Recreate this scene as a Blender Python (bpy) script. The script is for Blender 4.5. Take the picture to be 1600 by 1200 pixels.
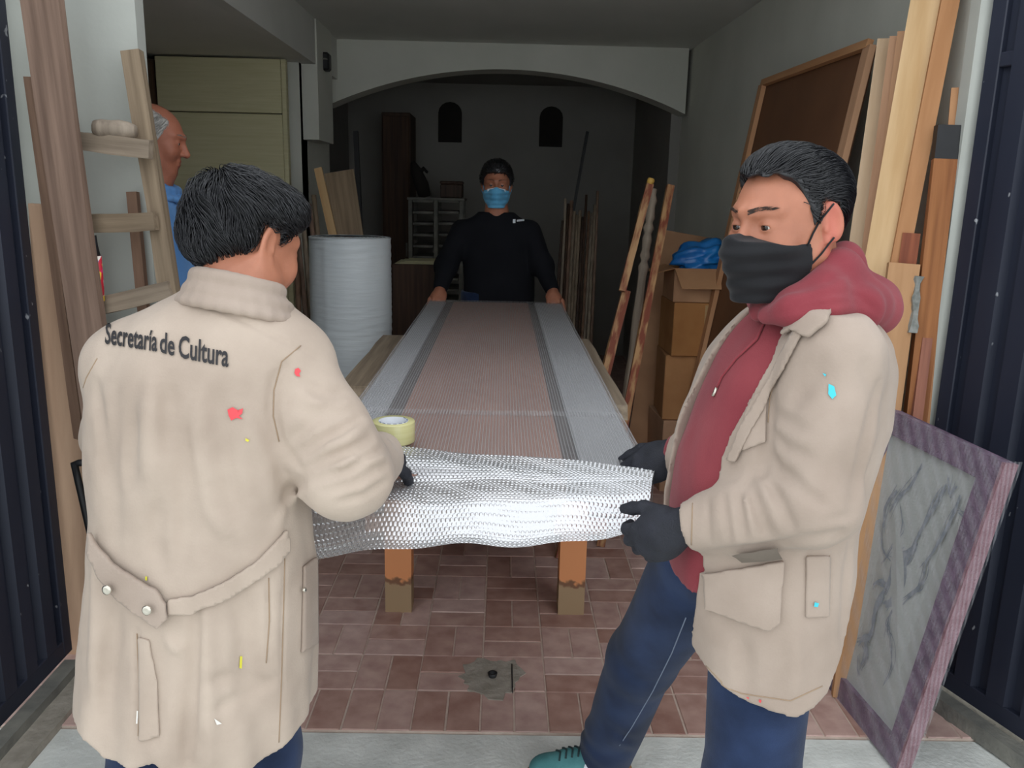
import bpy, bmesh, math, random
import numpy as np
from mathutils import Vector, Matrix
from mathutils.bvhtree import BVHTree

random.seed(7); np.random.seed(7)
S = bpy.context.scene
COL = S.collection
for o in list(bpy.data.objects): bpy.data.objects.remove(o)

# ------------------------------------------------------------------ camera
CF, CH, CP, CR, CYAW = 1307.0, 1.55, 0.2225, 0.0233, 0.0148
F0 = Vector((math.sin(CYAW)*math.cos(CP), math.cos(CYAW)*math.cos(CP), -math.sin(CP)))
R0 = Vector((math.cos(CYAW), -math.sin(CYAW), 0)); U0 = R0.cross(F0)
CRX = R0*math.cos(CR) + U0*math.sin(CR); CUP = -R0*math.sin(CR) + U0*math.cos(CR)
CO = Vector((0, 0, CH))
camd = bpy.data.cameras.new('camera'); cam = bpy.data.objects.new('camera', camd); COL.objects.link(cam)
camd.sensor_width = 36; camd.lens = 36*CF/1600; camd.clip_start = .05
M = Matrix((CRX, CUP, -F0)).transposed().to_4x4(); M.translation = CO
cam.matrix_world = M; S.camera = cam

# ------------------------------------------------------------------ world and exposure: overcast daylight
w = bpy.data.worlds.new('overcast_sky'); S.world = w; w.use_nodes = True
bg = w.node_tree.nodes['Background']
bg.inputs['Color'].default_value = (0.90, 0.95, 1.0, 1); bg.inputs['Strength'].default_value = 1.0
S.view_settings.view_transform = 'Standard'; S.view_settings.look = 'None'
S.view_settings.gamma = 1; S.view_settings.use_curve_mapping = False
S.view_settings.exposure = 1.0
S.cycles.max_bounces = 16; S.cycles.diffuse_bounces = 10; S.cycles.transparent_max_bounces = 16

# measured photo point -> point in the room at a given distance / height / side
def ray(px, py): return F0 + CRX*((px-800)/CF) - CUP*((py-600)/CF)
def atY(px, py, Y): d = ray(px, py); return CO + d*(Y/d.y)
def atZ(px, py, Z): d = ray(px, py); return CO + d*((Z-CH)/d.z)
def atX(px, py, X): d = ray(px, py); return CO + d*(X/d.x)

# ------------------------------------------------------------------ materials
MATS = {}
def srgb(r, g, b):
    f = lambda c: (c/255/12.92 if c/255 <= .04045 else ((c/255+.055)/1.055)**2.4)
    return (f(r), f(g), f(b), 1)
def mat(name, base, base2=None, rough=.7, scale=(8, 8, 8), bump=0., bscale=None, metal=0., spec=.5, rnd=0., detail=6, coat=0, sheen=0, contrast=(.3, .7), attr=None, sss=0):
    if name in MATS: return MATS[name]
    m = bpy.data.materials.new(name); m.use_nodes = True; MATS[name] = m
    nt = m.node_tree; N = nt.nodes; L = nt.links; p = N['Principled BSDF']
    p.inputs['Roughness'].default_value = rough; p.inputs['Metallic'].default_value = metal
    p.inputs['Specular IOR Level'].default_value = spec
    p.inputs['Coat Weight'].default_value = coat
    if sheen: p.inputs['Sheen Weight'].default_value = sheen
    if sss:
        p.inputs['Subsurface Weight'].default_value = sss; p.inputs['Subsurface Radius'].default_value = (.012, .005, .003); p.inputs['Subsurface Scale'].default_value = 1
    tc = N.new('ShaderNodeTexCoord'); mp = N.new('ShaderNodeMapping'); mp.inputs['Scale'].default_value = scale
    L.new(tc.outputs['Object'], mp.inputs['Vector'])
    nz = N.new('ShaderNodeTexNoise'); nz.inputs['Scale'].default_value = 1; nz.inputs['Detail'].default_value = detail
    L.new(mp.outputs['Vector'], nz.inputs['Vector'])
    rp = N.new('ShaderNodeValToRGB'); rp.color_ramp.elements[0].position = contrast[0]; rp.color_ramp.elements[1].position = contrast[1]
    rp.color_ramp.elements[0].color = base; rp.color_ramp.elements[1].color = base2 or base
    L.new(nz.outputs['Fac'], rp.inputs['Fac'])
    col = rp.outputs['Color']
    if attr:
        a = N.new('ShaderNodeAttribute'); a.attribute_name = attr
        mx = N.new('ShaderNodeMix'); mx.data_type = 'RGBA'
        L.new(a.outputs['Alpha'], mx.inputs['Factor']); L.new(col, mx.inputs['A']); L.new(a.outputs['Color'], mx.inputs['B'])
        col = mx.outputs['Result']
    if rnd:
        oi = N.new('ShaderNodeObjectInfo'); hs = N.new('ShaderNodeHueSaturation')
        mr = N.new('ShaderNodeMapRange'); mr.inputs['To Min'].default_value = 1-rnd; mr.inputs['To Max'].default_value = 1+rnd
        L.new(oi.outputs['Random'], mr.inputs['Value']); L.new(mr.outputs['Result'], hs.inputs['Value']); L.new(col, hs.inputs['Color'])
        mr2 = N.new('ShaderNodeMapRange'); mr2.inputs['To Min'].default_value = 1.15; mr2.inputs['To Max'].default_value = .8
        L.new(oi.outputs['Random'], mr2.inputs['Value']); L.new(mr2.outputs['Result'], hs.inputs['Saturation'])
        col = hs.outputs['Color']
        vm = N.new('ShaderNodeVectorMath'); vm.operation = 'ADD'
        cm = N.new('ShaderNodeCombineXYZ'); ml = N.new('ShaderNodeMath'); ml.operation = 'MULTIPLY'; ml.inputs[1].default_value = 37
        L.new(oi.outputs['Random'], ml.inputs[0]); L.new(ml.outputs[0], cm.inputs[0]); L.new(ml.outputs[0], cm.inputs[1])
        L.new(tc.outputs['Object'], vm.inputs[0]); L.new(cm.outputs[0], vm.inputs[1]); L.new(vm.outputs[0], mp.inputs['Vector'])
    L.new(col, p.inputs['Base Color'])
    if bump:
        n2 = nz
        if bscale:
            mp2 = N.new('ShaderNodeMapping'); mp2.inputs['Scale'].default_value = bscale; L.new(tc.outputs['Object'], mp2.inputs['Vector'])
            n2 = N.new('ShaderNodeTexNoise'); n2.inputs['Scale'].default_value = 1; n2.inputs['Detail'].default_value = 4; L.new(mp2.outputs['Vector'], n2.inputs['Vector'])
        b = N.new('ShaderNodeBump'); b.inputs['Strength'].default_value = bump; b.inputs['Distance'].default_value = .01
        L.new(n2.outputs['Fac'], b.inputs['Height']); L.new(b.outputs['Normal'], p.inputs['Normal'])
    return m

WALL = mat('wall_paint', srgb(206, 207, 196), srgb(218, 218, 208), .85, (2.5, 2.5, 2.5), .12, (40, 40, 40))
JAMB = mat('jamb_paint', srgb(176, 178, 170), srgb(190, 192, 184), .85, (3, 3, 3), .1, (30, 30, 30))
CEIL = mat('ceiling_paint', srgb(204, 205, 198), srgb(214, 214, 208), .9, (2, 2, 2), .1, (30, 30, 30))
CONC = mat('pavement_concrete', srgb(196, 198, 192), srgb(226, 228, 222), .9, (9, 9, 9), .35, (70, 70, 70), detail=10)
GROUT = mat('grout', srgb(186, 164, 150), srgb(206, 188, 174), .95, (30, 30, 30))
TILE = mat('clay_tile', srgb(164, 128, 118), srgb(194, 161, 149), .5, (14, 14, 14), .06, (60, 60, 60), rnd=.2, spec=.35)
CEMENT = mat('cement_patch', srgb(138, 132, 120), srgb(166, 158, 146), .95, (18, 18, 18), .5, (60, 60, 60))
NAVY = mat('navy_gate_paint', srgb(30, 34, 48), srgb(44, 48, 62), .5, (4, 4, 1.2), .05, (30, 30, 8), spec=.4)
def specks(m, scale, thr, col):
    nt = m.node_tree; N = nt.nodes; L = nt.links; p = N['Principled BSDF']; src = p.inputs['Base Color'].links[0].from_socket
    tc = N.new('ShaderNodeTexCoord'); mp = N.new('ShaderNodeMapping'); mp.inputs['Scale'].default_value = scale; L.new(tc.outputs['Object'], mp.inputs['Vector'])
    nz = N.new('ShaderNodeTexNoise'); nz.inputs['Scale'].default_value = 1; nz.inputs['Detail'].default_value = 2; L.new(mp.outputs['Vector'], nz.inputs['Vector'])
    rp = N.new('ShaderNodeMapRange'); rp.inputs['From Min'].default_value = thr; rp.inputs['From Max'].default_value = thr+.03; L.new(nz.outputs['Fac'], rp.inputs['Value'])
    mx = N.new('ShaderNodeMix'); mx.data_type = 'RGBA'; mx.inputs['B'].default_value = col; L.new(rp.outputs['Result'], mx.inputs['Factor']); L.new(src, mx.inputs['A']); L.new(mx.outputs['Result'], p.inputs['Base Color'])
specks(NAVY, (30, 30, 22), .735, srgb(150, 152, 156))
STEEL = mat('dusty_steel', srgb(96, 96, 92), srgb(140, 138, 128), .75, (10, 10, 10), .3, (60, 60, 60))
def wood(name, a, b, rough=.75, rnd=.1, gr=45): return mat(name, a, b, rough, (gr, gr, 2.2), .25, None, rnd=rnd, detail=5)
W_BROWN = wood('brown_weathered_wood', srgb(110, 84, 68), srgb(146, 116, 96))
W_GREY = wood('grey_old_wood', srgb(118, 102, 84), srgb(158, 140, 118))
W_TAN = wood('tan_board_wood', srgb(172, 132, 98), srgb(196, 156, 120), rnd=.04, gr=20)
W_PINE = wood('pine_wood', srgb(190, 156, 116), srgb(214, 184, 146), rnd=.06, gr=22)
W_ORANGE = wood('orange_pine_wood', srgb(168, 122, 86), srgb(194, 148, 110), rnd=.06, gr=22)
W_RED = wood('reddish_wood', srgb(120, 68, 50), srgb(160, 98, 72), rnd=.1)
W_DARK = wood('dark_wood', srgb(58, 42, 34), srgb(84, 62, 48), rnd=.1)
HARDB = mat('brown_hardboard', srgb(98, 64, 42), srgb(116, 78, 52), .6, (3, 3, 3))
BLACKM = mat('black_metal', srgb(22, 22, 24), srgb(34, 34, 36), .5, (10, 10, 10))
DARKW = mat('near_black', srgb(30, 27, 25), srgb(40, 36, 33), .9)
CARD = mat('cardboard', srgb(158, 112, 74), srgb(180, 134, 92), .9, (6, 6, 6), .1, (4, 120, 4), rnd=.12)
CREAM = mat('cream_board', srgb(196, 190, 150), srgb(208, 202, 166), .85, (3, 3, 60), .2, (8, 8, 160))
BLUEP = mat('blue_plastic', srgb(20, 96, 170), srgb(40, 130, 200), .35, (8, 8, 8), .3, (30, 30, 30))

# ------------------------------------------------------------------ mesh helpers
def tag(o, label, cat, group=None):
    o['label'] = label; o['category'] = cat
    if group: o['group'] = group
    return o
def struct(o, label=None):
    o['kind'] = 'structure'
    if label: o['label'] = label
    return o
def link(name, me, m=None, parent=None, smooth=False):
    o = bpy.data.objects.new(name, me); COL.objects.link(o)
    if m: 
        me.materials.clear(); me.materials.append(m)
    if parent: o.parent = parent
    if smooth: me.shade_smooth()
    return o
def empty(name, loc=(0, 0, 0)):
    o = bpy.data.objects.new(name, None); COL.objects.link(o); o.location = loc; o.empty_display_size = .05
    return o
def wmat(o): return wmat(o.parent) @ o.matrix_parent_inverse @ o.matrix_basis if o.parent else o.matrix_basis.copy()
def kid(o, parent):
    o.parent = parent; o.matrix_parent_inverse = wmat(parent).inverted()
    return o
def pmesh(name, verts, faces):
    me = bpy.data.meshes.new(name); me.from_pydata([tuple(v) for v in verts], [], faces); me.update(); return me
def npmesh(name, V, Q):
    me = bpy.data.meshes.new(name); n = Q.shape[1]
    me.vertices.add(len(V)); me.vertices.foreach_set('co', np.asarray(V, np.float32).ravel())
    me.loops.add(Q.size); me.loops.foreach_set('vertex_index', np.asarray(Q, np.int32).ravel())
    me.polygons.add(len(Q)); me.polygons.foreach_set('loop_start', np.arange(0, Q.size, n, dtype=np.int32))
    me.update(calc_edges=True); me.validate(); return me
def boxmesh(name, sx, sy, sz, bev=0., z0=False, jit=0.):
    bm = bmesh.new(); bmesh.ops.create_cube(bm, size=1)
    for v in bm.verts:
        v.co.x *= sx; v.co.y *= sy; v.co.z *= sz
        if z0: v.co.z += sz/2
        if jit: v.co += Vector((random.uniform(-jit, jit), random.uniform(-jit, jit), random.uniform(-jit, jit)))
    if bev: bmesh.ops.bevel(bm, geom=bm.edges[:], offset=bev, segments=1, affect='EDGES', profile=.5)
    me = bpy.data.meshes.new(name); bm.to_mesh(me); bm.free(); return me
def box(name, lo, hi, m, parent=None, bev=0.):
    lo = Vector(lo); hi = Vector(hi); s = hi-lo
    o = link(name, boxmesh(name, s.x, s.y, s.z, bev), m); o.location = (lo+hi)/2
    if parent: kid(o, parent)
    return o
def frame_mat(p0, p1, normal):
    z = (p1-p0).normalized(); n = Vector(normal); y = (n - z*n.dot(z)).normalized(); x = y.cross(z)
    m = Matrix((x, y, z)).transposed().to_4x4(); m.translation = p0; return m
def plank(name, p0, p1, wid, th, m, normal=(0, -1, 0), parent=None, bev=.003, jit=.0, segs=1, bow=0., wid1=None):
    """a board from p0 (foot, centre) to p1, its broad face turned to `normal`"""
    L = (p1-p0).length; bm = bmesh.new(); segs = max(segs, 1); rings = []
    for i in range(segs+1):
        t = i/segs; hw = (wid + ((wid1 or wid)-wid)*t)/2; b = bow*math.sin(math.pi*t)
        j = lambda: random.uniform(-jit, jit)
        rings.append([bm.verts.new((sx*hw+j(), sy*th/2+b+j()*.5, t*L)) for sx, sy in ((-1, -1), (1, -1), (1, 1), (-1, 1))])
    for a, b in zip(rings, rings[1:]):
        for k in range(4): bm.faces.new((a[k], a[(k+1) % 4], b[(k+1) % 4], b[k]))
    bm.faces.new(rings[0][::-1]); bm.faces.new(rings[-1])
    if bev: bmesh.ops.bevel(bm, geom=[e for e in bm.edges if e.is_boundary or e.calc_face_angle(0) > .5], offset=bev, segments=1, affect='EDGES')
    bmesh.ops.recalc_face_normals(bm, faces=bm.faces[:])
    me = bpy.data.meshes.new(name); bm.to_mesh(me); bm.free()
    o = link(name, me, m); o.matrix_world = frame_mat(p0, p1, normal)
    if parent: kid(o, parent)
    return o
def prism(name, poly, axis, d0, d1, m, parent=None):
    """polygon (list of 2D) extruded along a world axis"""
    n = len(poly)
    def P(a, b, d): return {'x': (d, a, b), 'y': (a, d, b), 'z': (a, b, d)}[axis]
    V = [P(a, b, d0) for a, b in poly]+[P(a, b, d1) for a, b in poly]
    Fc = [tuple(range(n))[::-1], tuple(range(n, 2*n))]+[(i, (i+1) % n, n+(i+1) % n, n+i) for i in range(n)]
    me = pmesh(name, V, Fc); bm = bmesh.new(); bm.from_mesh(me); bmesh.ops.recalc_face_normals(bm, faces=bm.faces[:]); bm.to_mesh(me); bm.free()
    return link(name, me, m, parent)
def lathe(name, prof, seg, m, parent=None, smooth=True, loc=None):
    V = []; Fc = []
    for r, z in prof:
        for k in range(seg): a = 2*math.pi*k/seg; V.append((r*math.cos(a), r*math.sin(a), z))
    for i in range(len(prof)-1):
        for k in range(seg): Fc.append((i*seg+k, i*seg+(k+1) % seg, (i+1)*seg+(k+1) % seg, (i+1)*seg+k))
    me = pmesh(name, V, Fc); o = link(name, me, m, None, smooth)
    if loc is not None: o.location = loc
    if parent: kid(o, parent)
    return o
def tubemesh(name, pts, rad, seg=8, cap=True):
    pts = [Vector(p) for p in pts]; V = []; Fc = []; n = len(pts)
    up = Vector((0, 0, 1)); prev = None
    for i, p in enumerate(pts):
        t = (pts[min(i+1, n-1)]-pts[max(i-1, 0)]).normalized()
        a = (prev if prev else (up if abs(t.z) < .9 else Vector((1, 0, 0)))); a = (a-t*a.dot(t)).normalized(); prev = a; b = t.cross(a)
        r = rad[i] if hasattr(rad, '__len__') else rad
        for k in range(seg): th = 2*math.pi*k/seg; V.append(p+a*math.cos(th)*r+b*math.sin(th)*r)
    for i in range(n-1):
        for k in range(seg): Fc.append((i*seg+k, i*seg+(k+1) % seg, (i+1)*seg+(k+1) % seg, (i+1)*seg+k))
    if cap: Fc.append(tuple(range(seg))[::-1]); Fc.append(tuple(range((n-1)*seg, n*seg)))
    return pmesh(name, V, Fc)
def tube(name, pts, rad, m, seg=8, parent=None):
    return link(name, tubemesh(name, pts, rad, seg), m, parent, True)

# ================================================================== THE PLACE
XR, XL, YA, ZC = 1.30, -1.27, 6.2, 2.575       # right wall, pillar face, arch wall, ceiling
YB = 8.2                                        # back wall

# --- floor slab (bed under the tiles) and pavement
floor = struct(box('floor', (-2.6, 2.177, -.12), (1.6, YB+.2, .0045), GROUT), 'red clay tile floor of the garage workshop')
pav = struct(box('pavement', (-9, -9, -.14), (9, 2.172, -.001), CONC), 'grey concrete pavement strip before the garage')
TU = .2045; TX0 = -.1417-1.5*TU; TY0 = 2.381
def tilemesh(w_, l_, rough_=.0022):
    a, b = w_/2, l_/2; c = .0025; z = .0075
    V = [(-a, -b, -.004), (a, -b, -.004), (a, b, -.004), (-a, b, -.004), (-a, -b, z-c), (a, -b, z-c), (a, b, z-c), (-a, b, z-c), (-a+c, -b+c, z), (a-c, -b+c, z), (a-c, b-c, z), (-a+c, b-c, z)]
    Fc = [(0, 1, 5, 4), (1, 2, 6, 5), (2, 3, 7, 6), (3, 0, 4, 7), (4, 5, 9, 8), (5, 6, 10, 9), (6, 7, 11, 10), (7, 4, 8, 11), (8, 9, 10, 11)]
    return pmesh('tile', V, Fc)
J = .0045
T_V = tilemesh(TU/2-J, TU-J); T_V.materials.append(TILE)
T_H = tilemesh(TU-J, TU/2-J); T_H.materials.append(TILE)
spots = []
for k in range(-14, 22):
    x = TX0+.25*TU+.5*TU*k
    if -1.62 < x < 1.52: spots.append((x, TY0-.5*TU, T_V))
for i in range(-9, 10):
    for j in range(0, 29):
        cx = TX0+(i+.5)*TU; cy = TY0+(j+.5)*TU
        if not -2.5 < cx < 1.38: continue
        if (i+j) % 2 == 0:
            spots += [(cx-TU/4, cy, T_V), (cx+TU/4, cy, T_V)]
        else:
            spots += [(cx, cy-TU/4, T_H), (cx, cy+TU/4, T_H)]
spots.sort(key=lambda s: s[1]+(3 if abs(s[0]) > 1.34 else 0))
for x, y, me in spots[:298]:
    o = bpy.data.objects.new('tile', me); COL.objects.link(o); o.location = (x+random.uniform(-.001, .001), y+random.uniform(-.001, .001), random.uniform(-.0012, .0008)); kid_m = None
    o.parent = floor; o.matrix_parent_inverse = Matrix.Translation(-floor.location)
V = []; Fc = []
for x, y, me in spots[298:]:
    b0 = len(V); V += [(v.co.x+x, v.co.y+y, v.co.z) for v in me.vertices]; Fc += [tuple(b0+q for q in p_.vertices) for p_ in me.polygons]
o = link('far_tiles', pmesh('far_tiles', V, Fc), TILE); o['kind'] = 'stuff'; o.parent = floor; o.matrix_parent_inverse = Matrix.Translation(-floor.location)
# cement repair with a bolt socket
cx, cy = -.005, 2.46
poly = []
for k in range(34):
    a = 2*math.pi*k/34; r_ = 1+random.uniform(-.16, .16)+.12*math.sin(3*a)
    poly.append((cx+.105*r_*math.cos(a)*(1.0 if abs(math.cos(a)) < .8 else .95), cy+.11*r_*math.sin(a)))
cp = prism('cement_patch', poly, 'z', -.004, .0105, CEMENT); kid(cp, floor); cp['label'] = 'rough grey cement repair'
sk = lathe('bolt_socket', [(.012, .0), (.016, .016), (.011, .017), (.009, .004), (.0, .004)], 12, BLACKM, loc=(cx+.0, cy, .008)); kid(sk, floor)
kid(box('bolt_slot', (cx+.062, cy-.085, .004), (cx+.066, cy+.075, .0125), BLACKM), floor)

# --- walls
def wallbox(name, lo, hi, m=WALL, label=None): return struct(box(name, lo, hi, m), label)
struct(prism('wall_right', [(1.385, 2.56), (1.60, 2.56), (1.6, YB+.2), (1.25, YB+.2)], 'z', -.1, 2.7, WALL), 'pale painted right wall of the garage')
wallbox('wall_right_jamb', (1.345, 2.545, -.1), (1.42, 2.60, 2.6), JAMB, 'narrow pale jamb beside the right gate')
wallbox('wall_front_right', (1.42, 2.55, -.1), (6.0, 2.8, 3.4), JAMB)
wallbox('wall_left_jamb', (-1.75, 2.63, -.1), (-1.085, 2.69, 2.6), JAMB, 'white painted jamb wall behind the ladder')
wallbox('wall_front_left', (-6.0, 2.5, -.1), (-1.50, 2.8, 3.4), JAMB)
wallbox('wall_front_top', (-1.55, 2.5, 2.5), (1.45, 2.8, 3.4), JAMB)
wallbox('wall_alcove_left', (-2.7, 2.7, -.1), (-2.5, 5.6, 2.7), WALL)
wallbox('wall_alcove_back', (-2.7, 5.44, -.1), (XL, 5.6, 2.7), WALL, 'olive cream wall at the back of the alcove')
wallbox('wall_pillar', (XL-.2, 5.44, -.1), (XL, YA+.1, 2.7), WALL, 'pale pillar left of the arch')
BACKW = mat('back_room_dim_tone', srgb(140, 138, 132), srgb(152, 150, 144), .9, (2, 2, 2))  # wall tone darkened in the colour to make the back room dimmer
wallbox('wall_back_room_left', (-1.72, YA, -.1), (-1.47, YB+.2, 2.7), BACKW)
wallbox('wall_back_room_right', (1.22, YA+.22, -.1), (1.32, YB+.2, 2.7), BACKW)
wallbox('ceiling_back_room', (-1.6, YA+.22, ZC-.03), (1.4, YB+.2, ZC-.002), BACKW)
wallbox('ceiling', (XL, 2.5, ZC), (XR+.1, YB+.2, ZC+.15), CEIL, 'plain grey ceiling slab')
wallbox('ceiling_alcove', (-2.7, 2.6, 2.31), (-1.24, 5.5, 2.45), CEIL, 'low soffit over the alcove')
wallbox('trim_1', (-1.24, 2.6, 2.31), (-1.18, YA, ZC+.05), CEIL, 'beam edge along the alcove')
# arch wall: a slab with a segmental opening
arc = []
xa0, xa1, zs, zt = -1.255, 1.275, 2.135, 2.405
hw = (xa1-xa0)/2; rise = zt-zs; Rr = (hw*hw+rise*rise)/(2*rise); czc = zt-Rr; xm = (xa0+xa1)/2; th0 = math.asin(hw/Rr)
NA = 28
V = []; Fc = []
for k in range(NA+1):
    a = -th0+2*th0*k/NA; x = xm+Rr*math.sin(a); z = czc+Rr*math.cos(a)
    for y in (YA, YA+.22): V += [(x, y, z), (x, y, ZC+.02)]
for k in range(NA):
    a = 4*k; b = a+4
    Fc += [(a, b, b+1, a+1), (a+2, a+3, b+3, b+2), (a, a+2, b+2, b)]
struct(link('wall_arch', pmesh('wall_arch', V, Fc), WALL), 'shallow plaster arch spanning the back room')
wallbox('wall_pillar_hood', (XL-.02, 5.5, 1.86), (XL+.10, 5.95, ZC), WALL, 'boxed duct on the pillar left of the arch')
# back wall with two arched niches
def niche(cx, z0, z1, hw_):
    pts = [(cx-hw_, z0), (cx+hw_, z0)]
    for k in range(9):
        a = math.pi*k/8; pts.append((cx+hw_*math.cos(a), z1-hw_*.9+hw_*.9*math.sin(a)))
    return pts
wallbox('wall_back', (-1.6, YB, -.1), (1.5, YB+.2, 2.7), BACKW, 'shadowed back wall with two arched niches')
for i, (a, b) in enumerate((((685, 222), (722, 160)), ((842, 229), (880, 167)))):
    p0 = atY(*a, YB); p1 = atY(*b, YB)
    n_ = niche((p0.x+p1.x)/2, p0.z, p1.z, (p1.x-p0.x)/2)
    o = prism('niche_plate_%d' % (i+1), n_, 'y', YB-.02, YB+.01, DARKW); struct(o, ['dark arched niche on the left of the back wall', 'dark arched niche on the right of the back wall'][i])  # flat dark plates; the shade inside the niches is put into their colour
box_b = box('baseboard_left', (-1.6, 2.615, 0), (-1.10, 2.63, .14), W_DARK); struct(box_b)

# ------------------------------------------------------------------ steel gates, swung open towards the street
def gate(name, A, B, z1, label, flip):
    A = Vector(A); B = Vector(B); d = (B-A); L = d.length; d.normalize()
    g = empty(name, A); struct(g, label); n = Vector((-d.y, d.x, 0))*flip       # n: inner face
    up = Vector((0, 0, 1))
    def bar(nm, a0, a1, zz0, zz1, t0, t1, m=NAVY):
        c = [A+d*a+n*t+up*z for z in (zz0, zz1) for a, t in ((a0, t0), (a1, t0), (a1, t1), (a0, t1))]
        me = pmesh(nm, c, [(0, 1, 2, 3), (4, 5, 6, 7), (0, 1, 5, 4), (1, 2, 6, 5), (2, 3, 7, 6), (3, 0, 4, 7)])
        bm = bmesh.new(); bm.from_mesh(me); bmesh.ops.recalc_face_normals(bm, faces=bm.faces[:]); bmesh.ops.bevel(bm, geom=bm.edges[:], offset=.003, segments=1, affect='EDGES'); bm.to_mesh(me); bm.free()
        kid(link(nm, me, m), g)
    bar('frame_post', 0, .05, .06, z1, -.02, .035); bar('frame_post', L-.05, L, .06, z1, -.02, .035)
    bar('frame_rail', .05, L-.05, .06, .12, -.02, .035); bar('frame_rail', .05, L-.05, z1-.05, z1, -.02, .035)
    bar('frame_rail', .05, L-.05, 1.93, 1.97, -.02, .03)
    # folded sheet: one pressed panel between every rib
    nr = int(L/.115); st = (L-.1)/nr
    for k in range(nr):
        a = .05+k*st; zz0, zz1 = .12, z1-.05
        prof = [(a, .0), (a+st*.28, .0), (a+st*.38, -.022), (a+st*.9, -.022), (a+st, .0)]
        V = [A+d*s_+n*t_+up*z for z in (zz0, zz1) for s_, t_ in prof]; m_ = len(prof)
        kid(link('sheet_panel', pmesh('sheet_panel', V, [(i, i+1, m_+i+1, m_+i) for i in range(m_-1)]), NAVY), g)
    return g
gate('door_1', (-1.405, 2.50, 0), (-1.39, 1.05, 0), 2.5, 'dark navy corrugated steel gate leaf on the left', -1)
gate('door_2', (1.385, 2.53, 0), (1.87, 1.15, 0), 2.5, 'dark navy corrugated steel gate leaf on the right', 1)
def track(name, a, b, label):
    t = empty(name, a); struct(t, label)
    a = Vector(a); b = Vector(b); d = (b-a).normalized(); n = Vector((-d.y, d.x, 0))
    kid(plank('rail', a+Vector((0, 0, .03)), b+Vector((0, 0, .03)), .05, .05, STEEL, (0, 0, 1), bev=.008, segs=8, jit=.002), t)
    kid(plank('sill', a+n*.05+Vector((0, 0, .012)), b+n*.05+Vector((0, 0, .012)), .09, .024, CEMENT, (0, 0, 1), bev=.006, segs=10, jit=.003), t)
track('trim_2', (-1.36, 2.45, 0), (-1.35, 1.2, 0), 'dusty steel gate track on the floor at left')
track('trim_3', (1.365, 2.42, 0), (1.83, 1.1, 0), 'dusty steel gate track on the floor at right')
# ------------------------------------------------------------------ trestle workbench under the long panel
LEGM = mat('painted_leg_wood', srgb(186, 112, 66), srgb(206, 132, 84), .6, (30, 30, 3), .15)
def leg_material():
    m = bpy.data.materials.new('leg_paint_and_bare_end'); m.use_nodes = True; nt = m.node_tree; N = nt.nodes; L = nt.links; p = N['Principled BSDF']
    tc = N.new('ShaderNodeTexCoord'); sx = N.new('ShaderNodeSeparateXYZ'); L.new(tc.outputs['Object'], sx.inputs[0])
    nz = N.new('ShaderNodeTexNoise'); nz.inputs['Scale'].default_value = 28; L.new(tc.outputs['Object'], nz.inputs['Vector'])
    ad = N.new('ShaderNodeMath'); ad.operation = 'MULTIPLY_ADD'; ad.inputs[1].default_value = .07; L.new(nz.outputs['Fac'], ad.inputs[0]); L.new(sx.outputs['Z'], ad.inputs[2])
    rp = N.new('ShaderNodeValToRGB'); e = rp.color_ramp.elements; rp.color_ramp.interpolation = 'LINEAR'
    e[0].position = .150; e[0].color = srgb(158, 132, 100); e[1].position = .178; e[1].color = srgb(214, 142, 92)
    x = e.new(.158); x.color = srgb(120, 84, 60); x = e.new(.170); x.color = srgb(120, 84, 60)
    L.new(ad.outputs[0], rp.inputs['Fac']); L.new(rp.outputs['Color'], p.inputs['Base Color']); p.inputs['Roughness'].default_value = .6
    return m
LEG2 = leg_material()
bench = empty('trestle_table', (-.04, 3.1, 0)); tag(bench, 'wooden trestle workbench with orange painted legs carrying the long wrapped panel', 'workbench')
for x, y in ((-.365, 2.93), (.285, 2.93), (-.365, 3.72), (.285, 3.72)):
    plank('leg', Vector((x, y, .004)), Vector((x, y, .86)), .098, .085, LEG2, parent=bench, bev=.004)
for x in (-.365, .285):
    plank('stretcher', Vector((x+.075*(1 if x < 0 else -1)*.55, 2.9, .385)), Vector((x+.075*(1 if x < 0 else -1)*.55, 3.74, .385)), .09, .05, LEGM, (1, 0, 0), parent=bench)
for y in (2.93, 3.72):
    plank('crossbar', Vector((-.48, y-.055, .37)), Vector((-.29, y-.055, .37)), .06, .024, LEGM, (0, -1, 0), parent=bench)
    plank('crossbar', Vector((.21, y-.055, .37)), Vector((.40, y-.055, .37)), .06, .024, LEGM, (0, -1, 0), parent=bench)
for a, b in ((-.54, -.30), (-.295, .06), (.065, .405)):
    plank('top_board', Vector(((a+b)/2, 2.56 if a > 0 else 2.75, .885)), Vector(((a+b)/2, 3.8, .885)), b-a, .05, W_GREY, (0, 0, 1), parent=bench, jit=.003, segs=5)

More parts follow.
